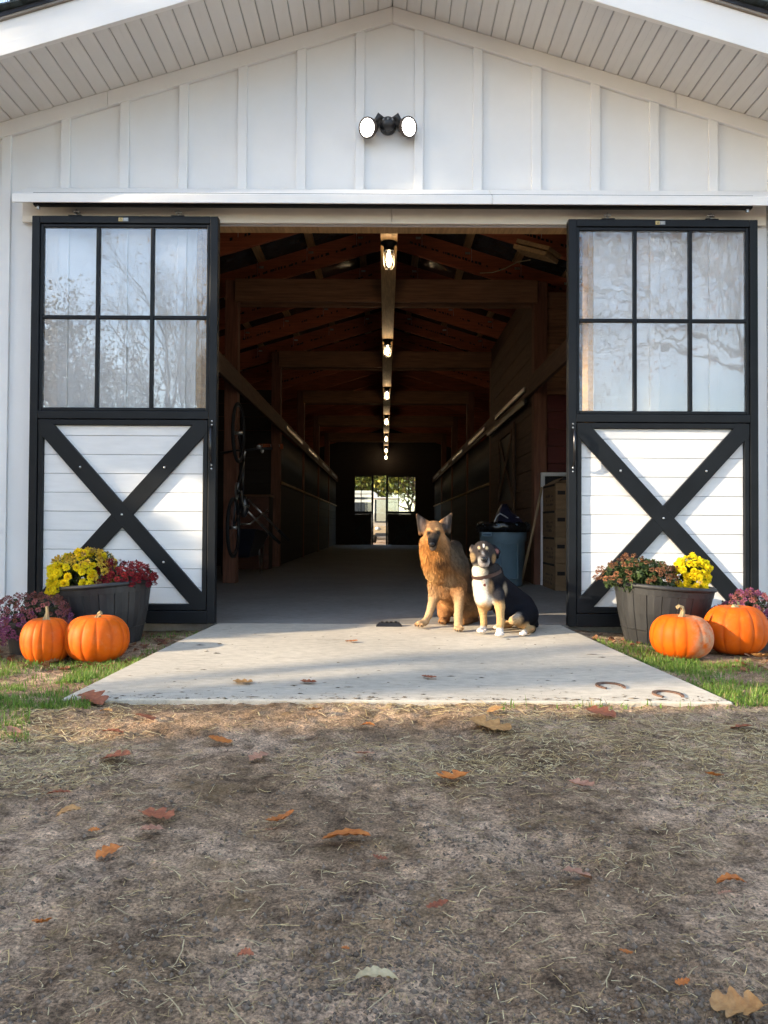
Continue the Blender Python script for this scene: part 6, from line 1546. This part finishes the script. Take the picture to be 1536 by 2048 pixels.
# ================================================================ vehicles beyond the far doors
VW = mat('vehicle_white', (.62, .62, .60), .35, var=.05, coat=.4); VB = mat('vehicle_dark', (.03, .035, .045), .3, var=.2); VT = mat('vehicle_tan', (.36, .29, .20), .5, var=.1); VG = glass_mat('vehicle_glass', .25, .02, tint=(.25, .30, .35))
ct = empty('utility_cart', (.15, 32.5, -.04), 'pale utility cart with roof frame parked beyond the far door gap', 'utility cart')
cx, cy, cz = .05, 32.5, -.04
MB().prismx([(cy - 1.25, cz + .35), (cy - .2, cz + .30), (cy + 1.1, cz + .30), (cy + 1.25, cz + .75), (cy + .4, cz + .80), (cy + .35, cz + .45), (cy - .35, cz + .45), (cy - .55, cz + .85), (cy - 1.2, cz + .72)], cx - .55, cx + .55).build('body', VT, ct, bevel=.03)
MB().box(cx - .5, cx + .5, cy + .3, cy + .75, cz + .62, cz + .82).build('seat', VB, ct, bevel=.04)
MB().box(cx - .5, cx + .5, cy + .70, cy + .82, cz + .83, cz + 1.25).build('seat_back', VB, ct, bevel=.04)
for sx in (-.52, .52):
    MB().tube([(cx + sx, cy - .6, cz + .85), (cx + sx*.95, cy - .3, cz + 1.85)], .02, 8).build('roof_post', VW, ct, smooth=True)
    MB().tube([(cx + sx, cy + .95, cz + .8), (cx + sx*.95, cy + .8, cz + 1.85)], .02, 8).build('roof_post', VW, ct, smooth=True)
MB().box(cx - .6, cx + .6, cy - .55, cy + 1.0, cz + 1.85, cz + 1.90).build('roof', VW, ct, bevel=.02)
MB().box(cx - .48, cx + .48, cy - .52, cy - .50, cz + .9, cz + 1.80).build('windscreen', VG, ct)
MB().tube([(cx - .25 + .17*math.cos(t), cy - .25 - .06*math.sin(t), cz + 1.02 + .16*math.sin(t)) for t in np.linspace(0, 2*math.pi, 21)], .014, 6, cap=False).build('steering_wheel', VB, ct, smooth=True)
MB().box(cx - .45, cx + .45, cy - 1.34, cy - 1.26, cz + .30, cz + .42).build('bumper', VB, ct, bevel=.02)
for sx in (-.36, .36): MB().ball((cx + sx, cy - 1.22, cz + .60), (.09, .05, .07), 12, 8).build('headlight', emit_mat('cart_headlamp_glass', (.7, .7, .68), 0), ct, smooth=True)
def vwheel(p, r, w, par):
    wr = empty('wheel', p); wr.parent = par; wr.location = Vector(p) - org(par)
    MB().lathe([(r*.55, -w/2), (r*.93, -w/2), (r, -w*.3), (r, w*.3), (r*.93, w/2), (r*.55, w/2)], p, 24, axis=(1, 0, 0)).build('tyre', TYRE, wr, smooth=True)
    MB().lathe([(0, -w*.35), (r*.56, -w*.4), (r*.56, w*.4), (0, w*.35)], p, 20, axis=(1, 0, 0)).build('rim', VW, wr)
for sx in (-.5, .5):
    for dy in (-.85, .8): vwheel((cx + sx, cy + dy, cz + .255), .24, .18, ct)
tk = empty('camper_trailer', (-1.6, 39, -.04), 'white camper with dark rear window parked behind the cart', 'camper')
tx, ty, tz = -1.55, 39.0, -.04
MB().prism([(tx - 1.4, tz + .55), (tx + 1.25, tz + .55), (tx + 1.3, tz + 1.9), (tx + 1.15, tz + 2.35), (tx + .9, tz + 2.5), (tx - 1.1, tz + 2.5), (tx - 1.4, tz + 2.3)], ty, ty + 5).build('body', VW, tk, bevel=.06)
MB().box(tx - 1.41, tx + 1.31, ty - .012, ty + .3, tz + 2.05, tz + 2.16).build('stripe', VB, tk)
MB().box(tx - .2, tx + .9, ty - .02, ty - .001, tz + 1.3, tz + 1.9).build('rear_window', VB, tk, bevel=.01)
MB().box(tx - 1.2, tx + 1.1, ty - .12, ty - .002, tz + .5, tz + .66).build('bumper', VB, tk, bevel=.02)
for sx in (-1.15, 1.02): MB().box(tx + sx - .06, tx + sx + .06, ty - .03, ty - .001, tz + .85, tz + 1.05).build('tail_light', mat('tail_lamp_red', (.35, .03, .02), .3), tk, bevel=.01)
for sx in (-1.2, 1.0):
    for dy in (.9, 3.9): vwheel((tx + sx, ty + dy, tz + .365), .35, .22, tk)
